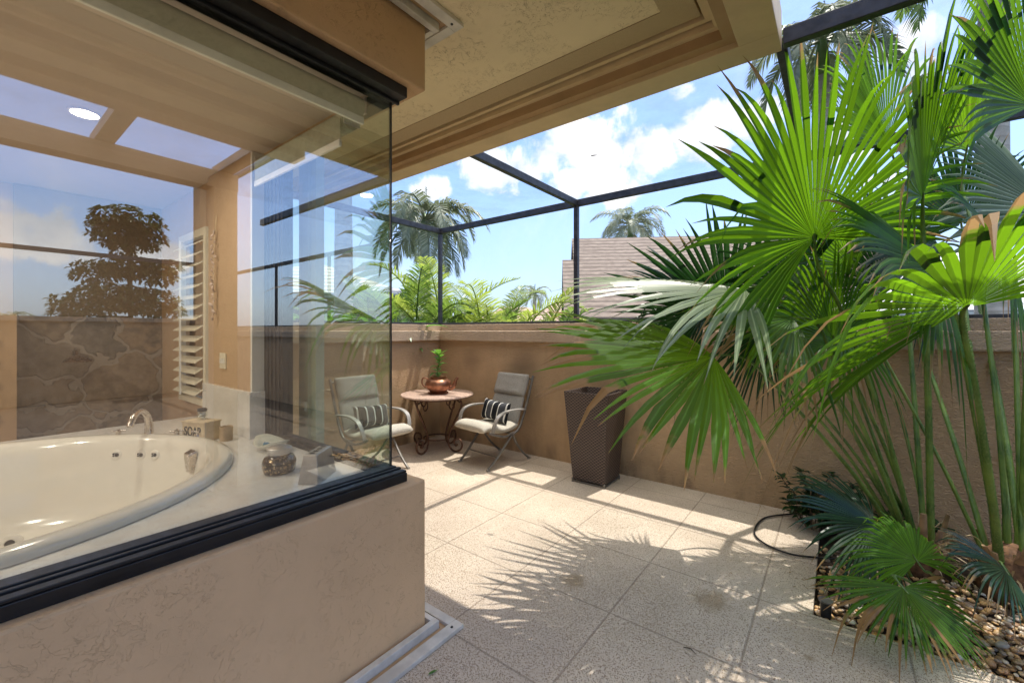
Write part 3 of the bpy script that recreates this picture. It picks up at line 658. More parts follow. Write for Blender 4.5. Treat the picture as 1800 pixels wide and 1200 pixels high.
def sheet(vs,nm,m): MB().add(vs,[(0,1,2,3)]).build(nm,m,cg)
xs=[XL,-2.36,-.22,1.9]
for a,b in zip(xs,xs[1:]):
    sheet([(a,YB,1.61),(b,YB,1.61),(b,YB,ZT),(a,YB,ZT)],'screen_panel',MT['screen'])
    sheet([(a,2.56,ZT+.05),(b,2.56,ZT+.05),(b,YB,ZT+.05),(a,YB,ZT+.05)],'screen_panel',MT['screenr'])
sheet([(XL,1.5,1.61),(XL,YB,1.61),(XL,YB,ZT),(XL,1.5,ZT)],'screen_panel',MT['screen'])
sheet([(-.2,-4,ZT+.05),(1.6,-4,ZT+.05),(1.6,2.5,ZT+.05),(-.2,2.5,ZT+.05)],'screen_panel',MT['screenr'])
# side pergola beams over the way past the bath bay
pg=thing('pergola','brown timber beams over the side passage reflected in the glass','pergola',(1.2,-.8,2.9))
for x in (-.12,1.2): MB().box((x-.09,-4,2.86),(x+.09,1.68,3.02)).build('main_beam',MT['trim2'],pg)
MB().box((1.10,1.47,-.02),(1.30,1.67,2.86)).build('column',MT['wall'],pg)
for y in (-2.2,-.9,.72,1.58): MB().box((-.21,y-.06,3.02),(1.3,y+.06,3.10)).build('cross_beam',MT['trim2'],pg)
# far side of the garden, seen in the glass
r=thing('garden_wall','far brown stucco wall across the side garden reflected in the glass','wall',(9.5,0,0),group='stucco walls round the patio')
MB().box((9.5,-12,-.3),(9.7,4.4,1.70)).build('wall_body',MT['wall'],r); MB().box((9.46,-12,1.70),(9.74,4.4,1.80)).build('wall_cap',MT['cap'],r)
MB().box((9.1,3.7,-.3),(9.6,4.4,5.6)).build('corner_pier',MT['wall'],r)
far=thing('pool_cage','tall dark screen frame on the far garden wall reflected in the glass','screen enclosure',(9.6,-3,1.8))
for z in (3.15,5.35): MB().box((9.55,-12,z),(9.63,3.7,z+.09)).build('rail',MT['cage'],far)
MB().box((3.2,4.26,5.35),(9.55,4.34,5.44)).build('rail',MT['cage'],far)
MB().box((9.55,-6.3,1.8),(9.63,-6.2,5.35)).build('post',MT['cage'],far)
# ================================================ FURNITURE
MT['iron']=simple('chair_metal',(.20,.185,.165),.45,.5,var=.2,scale=14)
MT['armw']=simple('chair_arm',(.36,.34,.31),.4,.2,var=.1)
def fabric(name,c):
    m,t,o=mat(name); v=objc(t)
    wv=noi(t,vscale(t,v,(1,1,.15)),420,2); wv2=noi(t,vscale(t,v,(.15,1,1)),420,2)
    f=M(t,'MULTIPLY',M(t,'ADD',wv,wv2),.5)
    cc=MIX(t,MR(t,f,.38,.62),tuple(x*.72 for x in c),tuple(min(1,x*1.2) for x in c))
    b=bsdf(t,o,cc,.9,spec=.2); bump(t,b,M(t,'ADD',f,M(t,'MULTIPLY',noi(t,v,9,4),1.4)),.5,.006); return m
MT['cush']=fabric('grey_cushion_fabric',(.33,.31,.275)); MT['cushl']=fabric('beige_cushion_fabric',(.52,.48,.40))
def stripem():
    m,t,o=mat('striped_pillow'); v=objc(t); s=N(t,'ShaderNodeSeparateXYZ'); L(t,v,s.inputs[0])
    f=M(t,'ABSOLUTE',M(t,'SUBTRACT',M(t,'FRACT',M(t,'ADD',M(t,'DIVIDE',s.outputs[0],.092),.5)),.5)); w_=MR(t,f,.055,.075,1,0)
    g=M(t,'FRACT',M(t,'DIVIDE',s.outputs[0],.184)); dk=MIX(t,MR(t,g,.48,.52),(.012,.013,.016),(.06,.062,.068))
    c=MIX(t,w_,dk,(.72,.70,.64)); b=bsdf(t,o,c,.85,spec=.2); bump(t,b,noi(t,v,30,4),.4,.006); return m
MT['stripe']=stripem()
def puff(cl,width,th,n=24,pin=.0,exp=.35):
    cl=curve(cl,5); m=MB(); vs=[]; k=len(cl)
    for i,p in enumerate(cl):
        s=i/(k-1); e=max(.0,1-abs(2*s-1)**7)**.5; e=max(e,.12)
        d=(cl[min(i+1,k-1)]-cl[max(i-1,0)]).normalized(); nn=V((1,0,0)).cross(d).normalized()
        wv=1-.05*abs(2*s-1)**6
        for j in range(n):
            a=2*PI*j/n; c_,s_=math.cos(a),math.sin(a)
            x=width/2*wv*math.copysign(abs(c_)**exp,c_); y=th/2*e*math.copysign(abs(s_)**.9,s_)*(1-.35*abs(x/(width/2))**6)
            y*=1+.06*math.sin(x*40+i)*.5
            vs.append(p+V((x,0,0))+nn*y)
    fs=[(i*n+j,i*n+(j+1)%n,(i+1)*n+(j+1)%n,(i+1)*n+j) for i in range(k-1) for j in range(n)]
    fs.append(tuple(range(n))[::-1]); fs.append(tuple(range((k-1)*n,k*n))); return m.add(vs,fs)
def chair(label,x,y,rz):
    r=thing('patio_chair',label,'chair',(x,y,0),rz,'cushioned metal patio chairs')
    def fl(pts,wd=.03,th=.012,name='frame',m=MT['iron'],par=r):
        pts=curve(pts,5); return MB().tube(pts,wd/2,6,flat=.5,up0=None)
    for s in (-1,1):
        X=s*.27
        MB().tube(curve([(X,.36,.97),(X,.27,.72),(X,.17,.48),(X,.10,.38),(X,0,.335)],5),.015,8).build('back_post',MT['iron'],r,world=False,smooth=60)
        MB().tube(curve([(X,.02,.36),(X,-.10,.335),(X,-.24,.37),(X,-.34,.41)],5),.013,8).build('seat_rail',MT['iron'],r,world=False,smooth=60)
        arm=MB(); ap=curve([(X*1.04,.20,.60),(X*1.1,.05,.615),(X*1.13,-.12,.615),(X*1.12,-.235,.575),(X*1.08,-.285,.49),(X*1.02,-.30,.405)],6)
        vs=[];
        for i,p in enumerate(ap):
            d=(ap[min(i+1,len(ap)-1)]-ap[max(i-1,0)]).normalized(); nn=V((1,0,0)).cross(d).normalized(); ww=.026-.006*i/len(ap)
            vs+=[p+V((ww,0,0))+nn*.007,p+V((-ww,0,0))+nn*.007,p-V((ww,0,0))-nn*.007,p+V((ww,0,0))-nn*.007]
        k=len(ap); arm.add(vs,[(i*4+j,i*4+(j+1)%4,i*4+4+(j+1)%4,i*4+4+j) for i in range(k-1) for j in range(4)]+[(3,2,1,0),tuple(range(4*k-4,4*k))])
        arm.build('armrest',MT['armw'],r,world=False,smooth=50)
        for name,pts in (('front_leg',[(X*.96,.02,.35),(X*.94,-.07,.25),(X*.90,-.22,.10),(X*.88,-.33,.012)]),('rear_leg',[(X*.96,.02,.35),(X*.95,.08,.24),(X*.93,.20,.10),(X*.91,.31,.012)])):
            l=MB().tube(curve(pts,5),.016,8,flat=.75).build(name,MT['iron'],r,world=False,smooth=60)
            f=pts[-1]; MB().tube([(f[0],f[1]-.02,.010),(f[0],f[1]+.02,.010)],[.014,.014],8).build('foot_pad',MT['armw'],l,world=False,smooth=50)
    MB().tube([(-.26,.03,.34),(.26,.03,.34)],.013,8).build('cross_bar',MT['iron'],r,world=False,smooth=60)
    MB().tube([(-.24,-.20,.12),(.24,-.20,.12)],.008,8).build('cross_bar',MT['iron'],r,world=False,smooth=60)
    MB().tube([(-.27,.345,.93),(.27,.345,.93)],.011,8).build('cross_bar',MT['iron'],r,world=False,smooth=60)
    sc_=puff([(0,.13,.43),(0,.03,.405),(0,-.10,.40),(0,-.22,.435),(0,-.33,.455),(0,-.405,.425)],.52,.105).build('seat_cushion',MT['cushl'],r,world=False,smooth=True)
    puff([(0,.115,.43),(0,.15,.52),(0,.195,.64),(0,.235,.75)],.50,.09).build('back_cushion',MT['cush'],r,world=False,smooth=True)
    hd_=puff([(0,.215,.735),(0,.25,.82),(0,.285,.91),(0,.305,.985)],.51,.125).build('head_cushion',MT['cush'],r,world=False,smooth=True)
    return r
chair('grey cushioned metal patio chair to the right of the round table',-3.15,3.80,R(-7))
chair('grey cushioned metal patio chair behind the glass, left of the round table',-4.03,2.74,R(90))
def pillow(label,x,y,z,rz,tilt):
    m=MB(); n=18; vs=[]
    for a in range(n+1):
        for b in range(n+1):
            u=2*a/n-1; v=2*b/n-1
            for_s=1
            h=.068*(max(0,(1-u**4))**.6)*(max(0,(1-v**4))**.6)
            px=.215*u*(1-.05*(1-v*v)) ; py=.118*v*(1-.09*(1-u*u))
            vs.append((px,-h,py))
    k=len(vs); vs+=[(x_,-y_,z_) for x_,y_,z_ in vs]
    q=lambda a,b:a*(n+1)+b
    fs=[(q(a,b),q(a+1,b),q(a+1,b+1),q(a,b+1)) for a in range(n) for b in range(n)]
    fs+=[tuple(i+k for i in f)[::-1] for f in fs]
    o=m.add(vs,fs).build('throw_pillow',MT['stripe'],base=(0,0,-.0),smooth=True)
    o.location=(x,y,z); o.rotation_euler=(tilt,R(3),rz); return tag(o,label,'pillow',group='striped lumbar pillows on the chairs')
pillow('black and charcoal striped pillow on the right hand patio chair',-3.135,3.79,.575,R(-7),R(-16))
pillow('charcoal striped pillow on the patio chair behind the glass',-4.02,2.74,.575,R(90),R(-16))
# round scroll table
MT['ttop']=simple('stone_table_top',(.50,.36,.285),.35,var=.28,scale=40,spec=.5)
MT['rust']=simple('rusty_iron',(.13,.065,.04),.6,.5,var=.4,scale=25)
TX,TY=-4.02,3.70
tb=thing('side_table','round pink brown stone topped table on rusty scrolled iron legs','table',(TX,TY,0))
MB().lathe((TX,TY,.68),[(0,0),(.43,0),(.45,.006),(.455,.016),(.45,.026),(.43,.03),(0,.03)],56).build('table_top',MT['ttop'],tb,smooth=40)
MB().lathe((TX,TY,.655),[(.34,0),(.36,0),(.36,.024),(.34,.024),(.34,0)],40).build('apron_ring',MT['rust'],tb,smooth=40)
for k in range(4):
    a=R(20+90*k)-PI/2-R(12); c,s=math.cos(a),math.sin(a)
    def p2(r,z): return V((TX+c*r,TY+s*r,z))
    pts=[p2(.36,.65)]+[p2(*q) for q in ((.375,.60),(.35,.52),(.27,.38),(.20,.24),(.17,.14),(.20,.05),(.28,.012),(.36,.045),(.385,.11),(.35,.165),(.29,.16),(.265,.115),(.29,.085),(.315,.10))]
    MB().tube(curve(pts,5),.0125,8).build('scroll_leg',MT['rust'],tb,smooth=60)
    pts=[p2(.35,.62),p2(.28,.655),p2(.20,.62),p2(.19,.55),p2(.235,.52),p2(.265,.56),p2(.24,.585)]
    MB().tube(curve(pts,5),.009,7).build('scroll_brace',MT['rust'],tb,smooth=60)
rg=[(TX+.17*math.cos(2*PI*i/32),TY+.17*math.sin(2*PI*i/32),.15) for i in range(33)]
MB().tube(rg,.009,7,cap=False).build('lower_ring',MT['rust'],tb,smooth=60)
# teapot pot with a seedling
MT['copper']=simple('aged_copper',(.36,.17,.10),.38,.85,var=.3,scale=14)
cx,cy,cz=TX+.04,TY-.02,.712
tpt=thing('teapot','aged copper teapot standing on a saucer on the round table','teapot',(cx,cy,cz))
MB().lathe((cx,cy,cz),[(0,0),(.10,0),(.125,.008),(.13,.016),(.12,.018),(.09,.012),(0,.012)],32).build('saucer',MT['copper'],tpt,smooth=50)
MB().lathe((cx,cy,cz+.014),[(0,0),(.09,0),(.10,.012),(.145,.05),(.163,.095),(.158,.135),(.125,.165),(.098,.175),(.098,.19),(.108,.198),(.098,.2),(.088,.19),(.088,.165),(0,.155)],36).build('pot_body',MT['copper'],tpt,smooth=50)
rr=RT; 
sp=[V((cx,cy,cz))+rr*a+V((0,0,b)) for a,b in ((.13,.065),(.18,.08),(.205,.12),(.22,.17),(.245,.20))]
MB().tube(curve(sp,5),[.036-.022*i/20 for i in range(21)],12).build('spout',MT['copper'],tpt,smooth=50)
hp=[V((cx,cy,cz))+rr*a+V((0,0,b)) for a,b in ((-.13,.07),(-.18,.09),(-.205,.13),(-.20,.18),(-.17,.195),(-.10,.165))]
MB().tube(curve(hp,5),.009,8).build('handle',MT['copper'],tpt,smooth=50)
def leafblade(m,p,d,up,ln,wd,bend,cg,n=5,dry=0):
    """a simple lanceolate leaf with a midrib fold"""
    d=V(d).normalized(); up=V(up); sd=d.cross(up); sd=sd.normalized() if sd.length>1e-4 else V((1,0,0)); u=sd.cross(d).normalized()
    vs=[]; cs=[]
    for i in range(n+1):
        t=i/n; w_=wd*math.sin(PI*min(.98,.04+t**.8*.96))**.9
        q=p+d*ln*(t-.15*bend*t*t)-V((0,0,1))*ln*bend*t*t*.6
        vs+=[q-sd*w_+u*w_*.35,q,q+sd*w_+u*w_*.35]; cs+=[(t,cg,dry)]*3
    m.add(vs,[(i*3+j,i*3+j+1,i*3+4+j,i*3+3+j) for i in range(n) for j in (0,1)],cs)
pl=thing('potted_seedling','small bright green leafy plant growing out of the copper teapot','plant',(cx,cy,cz+.16))
st=curve([(cx,cy,cz+.16),(cx-.01,cy,cz+.30),(cx+.02,cy,cz+.42),(cx,cy,cz+.50)],5)
MB().tube(st,.006,6).build('stem',MT['petiole'],pl,smooth=60)
m=MB(); random.seed(5)
for k in range(19):
    t=.1+.9*k/18; p=st[int(t*(len(st)-1))]; a=k*2.4; e=.35+.5*t
    leafblade(m,p,(math.cos(a),math.sin(a),e),(0,0,1),random.uniform(.13,.19),random.uniform(.028,.038),random.uniform(.2,.8),random.random())
m.build('foliage',MT['broad'],pl,smooth=True)
# woven tall planter
def wickerm():
    m,t,o=mat('woven_wicker'); v=objc(t); s=N(t,'ShaderNodeSeparateXYZ'); L(t,v,s.inputs[0])
    hx=M(t,'ADD',s.outputs[0],s.outputs[1])
    row=M(t,'FLOOR',M(t,'DIVIDE',s.outputs[2],.015)); zf=M(t,'FRACT',M(t,'DIVIDE',s.outputs[2],.015))
    ph=M(t,'MULTIPLY',row,PI)
    wv=M(t,'SINE',M(t,'ADD',M(t,'DIVIDE',hx,.0062),ph)); h=M(t,'MULTIPLY',MR(t,wv,-1,1),MR(t,M(t,'ABSOLUTE',M(t,'SUBTRACT',zf,.5)),.5,.15,0,1))
    c=MIX(t,h,(.03,.02,.016),(.20,.135,.105)); b=bsdf(t,o,c,.42); bump(t,b,h,1.0,.006); return m
MT['wicker']=wickerm()
wp=thing('wicker_planter','tall tapered dark brown woven planter standing against the wall','planter',(-1.92,3.90,0),R(0))
b_,t_,ti=.17,.235,.21
m=MB().add([(-b_,-b_,.03),(b_,-b_,.03),(b_,b_,.03),(-b_,b_,.03),(-t_,-t_,.90),(t_,-t_,.90),(t_,t_,.90),(-t_,t_,.90),(-ti,-ti,.90),(ti,-ti,.90),(ti,ti,.90),(-ti,ti,.90),(-ti*.95,-ti*.95,.80),(ti*.95,-ti*.95,.80),(ti*.95,ti*.95,.80),(-ti*.95,ti*.95,.80)],
  [(3,2,1,0),(0,1,5,4),(1,2,6,5),(2,3,7,6),(3,0,4,7),(4,5,9,8),(5,6,10,9),(6,7,11,10),(7,4,8,11),(8,9,13,12),(9,10,14,13),(10,11,15,14),(11,8,12,15),(12,13,14,15)])
m.build('woven_body',MT['wicker'],wp,world=False,bev=.004)
m=MB(); 
for q in ((-1,-1,1,-1),(1,-1,1,1),(1,1,-1,1),(-1,1,-1,-1)): m.bar((q[0]*b_*.98,q[1]*b_*.98,.012),(q[2]*b_*.98,q[3]*b_*.98,.012),.012,.012)
for q in ((-1,-1),(1,-1),(1,1),(-1,1)): m.box((q[0]*b_-.008,q[1]*b_-.008,0),(q[0]*b_+.008,q[1]*b_+.008,.04))
m.build('base_frame',MT['iron'],wp,world=False)

# ================================================ FAN PALMS
def dv(phi,tau=0):
    v=RT*math.cos(R(phi))+UP*math.sin(R(phi)); return (v*math.cos(R(tau))-VW*math.sin(R(tau))).normalized()
def fan(par,hub,a,b,Rd,span,mt='fan',nseg=None,join=.45,droop=.18,bend=.12,cup=.25,dry=.0,base=None,seed=1,label=None,pr=.0115,sag=.10,fullen=.86,wob=.045,hang=.12):
    rnd=random.Random(seed); a=a.normalized(); b=(b-a*b.dot(a)).normalized(); n=a.cross(b)
    if n.z<0: n=-n
    nseg=nseg or int(span*2/4.6); dth=R(span)*2/nseg; m=MB()
    ts=[.02,.18,.34,join,.56,.68,.8,.9,1.0]
    for k in range(nseg):
        th0=-R(span)+dth*(k+.5); al=abs(th0)
        Rk=Rd*(fullen+(1-fullen)*math.cos(th0))*rnd.uniform(.86,1.05); g=rnd.random(); dk=dry*rnd.random()+ (dry*1.2 if rnd.random()<.15 else 0)
        jk=join*rnd.uniform(.86,1.2)*(1.05-.15*al/R(180)); dr=droop*rnd.uniform(.4,1.7)+(.9*rnd.random() if rnd.random()<hang else 0); wv=rnd.uniform(-1,1)*wob
        vs=[]; cs=[]
        for t in ts:
            tt=t if t!=join else jk
            r=Rk*tt
            if tt<=jk+1e-6: hw=r*dth/2; pz=hw*.8
            else:
                q=(tt-jk)/(1-jk); hw=Rk*jk*dth/2*(1-q**1.4)*(1+.5*q*(1-q))+.0006; pz=hw*.8
            for e,si in ((-1,-1),(0,1),(1,-1)):
                q=max(0,(tt-jk)/(1-jk)); th=th0+wv*q
                dd=a*math.cos(th)+b*math.sin(th); sdv=-a*math.sin(th)+b*math.cos(th)
                p=hub+dd*r+sdv*(e*hw)+n*(si*pz*.27)
                p-=n*(cup*Rd*(tt**1.5)*math.sin(th)**2)
                p+=V((0,0,-1))*(bend*Rd*tt*tt + dr*.55*Rd*q**2.6)
                vs.append(p)
            cs+=[(tt,g,dk,0),(tt,g,dk,1),(tt,g,dk,0)]
        m.add(vs,[(i*3+j,i*3+j+1,i*3+4+j,i*3+3+j) for i in range(len(ts)-1) for j in (0,1)],cs)
    o=m.build('frond',MT[mt],par)
    if label: o['label']=label
    if base is not None:
        base=V(base); ln=(hub-base).length
        mid=(base+hub)/2+V((0,0,sag*ln)); e=hub-a*.10*ln
        pts=curve([base,base.lerp(mid,.55)+V((0,0,sag*.25*ln)),mid.lerp(e,.5)+V((0,0,sag*.1*ln)),e,hub+a*.03],8); K=len(pts)
                # small spines along both edges of the stalk
        sp=MB().tube(pts,[pr*(1.75-1.15*i/(K-1)) for i in range(K)],8,flat=.6,up0=UP)
        for i in range(2,K-8):
            d=(pts[i+1]-pts[i]).normalized(); s_=d.cross(UP).normalized(); rr_=pr*(1.75-1.15*i/(K-1))
            for sg in (-1,1):
                for f in (0,.5):
                    q=pts[i].lerp(pts[i+1],f)+s_*sg*rr_*.92; sp.add([q-d*.004,q+d*.004,q+s_*sg*.007+d*.003],[(0,1,2)])
        sp.build('petiole',MT['petiole'],o,smooth=70)
    return o
BA=V((.42,3.72,.10)); BB=V((.80,3.70,.16))
palm1=thing('fan_palm','big fan palm at the left of the planting bed reaching over the patio','palm',(.42,3.72,-.05))
palm2=thing('fan_palm','big fan palm at the right edge of the planting bed with orange brown boots','palm',(.80,3.70,-.05))
def trunk(par,b,h,r):
    m=MB().lathe(V((b.x,b.y,-.08)),[(r*1.15,0),(r*1.1,h*.4),(r*.9,h*.8),(r*.4,h)],18); m.build('trunk',MT['fibre'],par,smooth=True)
    rnd=random.Random(int(b.x*100))
    for k in range(16):
        a=k*2.4+rnd.random(); z=-.05+h*.75*k/16; o=V((math.cos(a),math.sin(a),0)); p=V((b.x,b.y,z))+o*r*.7
        MB().tube([p,p+o*.05+V((0,0,.06)),p+o*.09+V((0,0,rnd.uniform(.12,.24)))],[.030,.024,.015],6,flat=.45,up0=o).build('cut_boot',MT['boot'],par,smooth=50)
    m=MB()
    for k in range(60):
        a=rnd.random()*6.3; o=V((math.cos(a),math.sin(a),0)); p=V((b.x,b.y,rnd.uniform(0,h*.8)))+o*r
        leafblade(m,p,o+V((0,0,rnd.uniform(-.3,1.5))),UP,rnd.uniform(.08,.22),.006,rnd.uniform(0,.8),rnd.random(),3)
    m.build('fibre_strands',MT['dry'],par)
trunk(palm1,BA,.30,.10); trunk(palm2,BB,.34,.13)
def off(b,x,y,z=0): return b+V((x,y,z))
# main fans
fan(palm1,P(1432,418,2.55),dv(114,20),dv(204,10),1.24,118,'fan',droop=.14,bend=.04,base=off(BA,-.02,-.03),seed=1,join=.5,cup=.2,dry=.35,label='large bright green backlit frond spreading against the sky')
fan(palm1,P(1254,626,2.40),dv(176,8),dv(86,-62),1.14,90,'fan',droop=.08,bend=.02,fullen=.55,base=off(BA,-.08,-.04),seed=2,join=.56,cup=.1,dry=.5,sag=.10)
fan(palm1,P(1310,508,2.75),dv(179,8),dv(89,-72),1.30,66,'fansheen',hang=0,droop=.14,bend=.02,base=off(BA,-.05,.03),seed=3,join=.42,cup=.12,dry=.2,label='pale sheened frond seen edge on reaching far over the patio')
fan(palm1,P(1622,347,2.35),dv(131,34),dv(221,24),1.12,60,'fan',droop=.22,bend=.06,base=off(BA,.05,-.02),seed=4,join=.55,cup=.2,dry=.5)
fan(palm2,P(1815,185,2.15),dv(140,18),dv(50,-8),.80,62,'fan',droop=.12,bend=.04,base=off(BB,.05,.0),seed=5,join=.6,cup=.1,dry=.2)
fan(palm2,P(1700,540,1.95),dv(150,45),dv(205,-20),1.25,112,'fan',droop=.30,bend=-.02,base=off(BB,-.06,-.08),seed=6,join=.5,cup=.22,dry=.55,sag=.03,pr=.013)
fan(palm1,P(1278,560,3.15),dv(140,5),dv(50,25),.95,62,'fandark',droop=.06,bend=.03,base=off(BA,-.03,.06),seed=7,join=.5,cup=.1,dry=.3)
fan(palm1,P(1466,596,2.75),dv(112,10),dv(202,12),.72,92,'fan',droop=.12,bend=.05,base=off(BA,.0,.0),seed=8,join=.5,cup=.15,dry=.4)
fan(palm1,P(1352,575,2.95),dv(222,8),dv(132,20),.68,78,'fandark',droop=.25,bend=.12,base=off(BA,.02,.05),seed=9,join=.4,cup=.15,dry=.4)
fan(palm2,P(1850,372,2.95),dv(152,4),dv(62,-20),1.15,60,'fanpale',droop=.15,bend=.05,base=off(BB,.04,.06),seed=10,join=.5,cup=.2,dry=.2,label='pale grey green frond catching the sky at the right edge')
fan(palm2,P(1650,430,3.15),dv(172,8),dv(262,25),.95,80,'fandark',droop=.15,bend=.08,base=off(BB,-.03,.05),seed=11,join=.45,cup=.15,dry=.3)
fan(palm1,P(1560,250,3.0),dv(120,12),dv(30,-20),.95,75,'fan',droop=.18,bend=.05,base=off(BA,.03,.04),seed=13,join=.5,cup=.15,dry=.4)
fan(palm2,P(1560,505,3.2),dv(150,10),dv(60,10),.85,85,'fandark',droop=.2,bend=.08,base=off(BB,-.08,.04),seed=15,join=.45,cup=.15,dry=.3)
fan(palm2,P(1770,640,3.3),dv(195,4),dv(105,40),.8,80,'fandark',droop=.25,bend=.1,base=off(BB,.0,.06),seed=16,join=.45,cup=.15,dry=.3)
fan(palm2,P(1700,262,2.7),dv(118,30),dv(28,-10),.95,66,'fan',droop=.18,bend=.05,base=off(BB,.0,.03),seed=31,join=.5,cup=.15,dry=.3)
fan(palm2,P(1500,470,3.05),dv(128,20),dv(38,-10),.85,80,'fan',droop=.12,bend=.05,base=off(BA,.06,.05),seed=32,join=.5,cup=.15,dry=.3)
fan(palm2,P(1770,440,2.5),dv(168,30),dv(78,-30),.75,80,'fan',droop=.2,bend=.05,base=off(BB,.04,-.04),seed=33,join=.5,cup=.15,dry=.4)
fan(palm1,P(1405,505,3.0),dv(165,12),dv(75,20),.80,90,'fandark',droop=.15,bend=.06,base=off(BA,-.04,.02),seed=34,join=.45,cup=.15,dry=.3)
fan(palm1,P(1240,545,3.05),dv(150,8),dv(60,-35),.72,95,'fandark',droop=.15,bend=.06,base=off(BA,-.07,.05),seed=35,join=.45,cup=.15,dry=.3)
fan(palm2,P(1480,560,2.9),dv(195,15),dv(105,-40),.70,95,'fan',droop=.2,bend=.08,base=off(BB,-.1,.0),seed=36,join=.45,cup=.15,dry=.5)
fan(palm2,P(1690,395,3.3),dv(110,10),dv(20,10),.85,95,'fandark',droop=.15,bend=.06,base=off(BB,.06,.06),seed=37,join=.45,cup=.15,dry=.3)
fan(palm2,P(1640,470,2.35),dv(170,25),dv(80,-35),.85,88,'fan',droop=.22,bend=.05,base=off(BB,-.04,-.02),seed=41,join=.5,cup=.15,dry=.5)
fan(palm1,P(1395,560,2.6),dv(172,12),dv(82,-55),.80,80,'fan',droop=.2,bend=.05,base=off(BA,-.04,-.04),seed=42,join=.5,cup=.15,dry=.6)
# extra bare stalks and one dry hanging leaf
def stalk(par,p0,p1,r=.014,bow=.03,m='petiole'):
    p0=V(p0); p1=V(p1); q=(p0+p1)/2+V((0,0,bow)); pts=curve([p0,q,p1],8); K=len(pts)
    MB().tube(pts,[r*(1.4-.8*i/(K-1)) for i in range(K)],7,flat=.6,up0=UP).build('leaf_stalk',MT[m],par,smooth=70)
# small fan palms in front
def small(label,hub,base,a,b,Rd,span,mt,seed,**k):
    r=thing('young_fan_palm',label,'palm',(base[0],base[1],-.05),group='young fan palms in the planting bed')
    fan(r,hub,a,b,Rd,span,mt,base=base,seed=seed,pr=.008,**k); return r
small('low dark blue green young fan palm spreading left beside the leafy shrub',P(1537,922,2.55),V((.36,3.55,0)),dv(172,10),dv(100,-38),.56,125,'fandark',21,droop=.2,bend=.08,join=.45,dry=.2)
small('bright lime green young fan palm, uppermost of the two in front of the boots',P(1612,985,2.15),V((.50,3.28,0)),dv(96,-48),dv(6,0),.36,118,'fansunlit',22,droop=.40,bend=.10,join=.5,dry=.2)
small('green young fan palm drooping over the pebbles with dry brown tips',P(1588,1032,2.0),V((.47,3.15,0)),dv(268,62),dv(178,3),.33,112,'fan',23,fullen=1.15,droop=.16,bend=.05,join=.55,dry=.75)
small('dark glossy young fan palm at the lower right edge of the bed',P(1767,1000,2.05),V((.78,3.25,0)),dv(235,55),dv(145,12),.40,125,'fandark',24,droop=.28,bend=.05,join=.5,dry=.4)
# broad leaved shrub at the wall
def leafshrub(label,c,h,rad,n,seed,m='shrub',ls=.06):
    rnd=random.Random(seed); c=V(c); r=thing('leafy_shrub',label,'shrub',c); st=MB(); lf=MB()
    for k in range(n):
        a=rnd.random()*6.3; rr=rad*rnd.random()**.5; top=c+V((rr*math.cos(a),rr*math.sin(a)*.6,h*rnd.uniform(.35,1))); b=c+V((rr*.3*math.cos(a),rr*.2*math.sin(a),0))
        pts=curve([b,(b+top)/2+V((rnd.uniform(-.05,.05),0,.03)),top],6); st.tube(pts,.0045,5)
        for i in range(4,len(pts)):
            for q in range(2 if i<len(pts)-1 else 4):
                a2=rnd.random()*6.3; leafblade(lf,pts[i],(math.cos(a2),math.sin(a2),rnd.uniform(-.1,.8)),UP,ls*rnd.uniform(.7,1.2),ls*.21,rnd.uniform(.1,.6),rnd.random(),4)
    st.build('stems',MT['bark'],r); lf.build('foliage',MT[m],r,smooth=True); return r
leafshrub('dark glossy leafed shrub spilling onto the paving at the wall foot',(-.13,3.98,-.03),.42,.34,22,31,ls=.085)
leafshrub('low dark creeping shrub behind the young fan palms',(.28,3.98,-.03),.30,.30,18,33,ls=.08)
# irrigation hose, path light, pebbles
hp=[G(1395,905),G(1345,912),G(1326,935),G(1340,955),G(1385,975),G(1440,983),G(1490,985)]
hp=[V((p.x,p.y,.012)) for p in hp]
ho=MB().tube(curve(hp,8),.0065,8).build('drip_hose',MT['dark'],smooth=60); tag(ho,'thin black irrigation hose looping over the paving corner','hose')
pc=V((-.045,2.80,0))
pll=thing('path_light','short black cylindrical garden light at the pebble bed corner','garden light',pc)
MB().lathe(pc,[(0,-.06),(.022,-.06),(.026,.065),(0,.065)],18).build('light_body',MT['dark'],pll,smooth=40); MB().lathe(pc+V((0,0,.066)),[(0,0),(.032,0),(.034,.008),(.026,.014),(0,.016)],18).build('light_cap',MT['iron'],pll,smooth=40)
bm=bmesh.new(); bmesh.ops.create_icosphere(bm,subdivisions=2,radius=1); iv=[v.co.copy() for v in bm.verts]; jf=[tuple(v.index for v in f.verts) for f in bm.faces]; bm.free()
random.seed(41); pm=MB(); pcs=[(.85,.52,.22),(.70,.42,.18),(.62,.36,.15),(.55,.36,.18),(.42,.24,.11),(.66,.55,.40),(.30,.17,.09),(.72,.66,.56),(.50,.38,.27),(.36,.30,.25),(.60,.42,.22)]
for k in range(2700):
    x=random.uniform(-.085,1.3); y=random.uniform(2.765,3.7)
    if y>3.45 and random.random()<.6: continue
    s=random.uniform(.008,.0155)*(1.5 if random.random()<.08 else 1); q=Matrix.Translation((x,y,-.045+random.uniform(0,.035)))@Matrix.Rotation(random.random()*6,4,'Z')@Matrix.Rotation(random.uniform(-.5,.5),4,'X')@Matrix.Diagonal((s*random.uniform(1,1.5),s,s*random.uniform(.5,.8),1))
    c=random.choice(pcs); f=random.uniform(.7,1.15); o=V((random.random()*9,)*3)
    pm.add([q@(v*(1+.22*noise.noise(v*1.3+o))) for v in iv],jf,tuple(min(1,x*f) for x in c))
pb=pm.build('river_pebbles',MT['pebble'],smooth=True); tag(pb,'golden brown rounded river pebbles covering the planting bed','pebbles',kind='stuff')
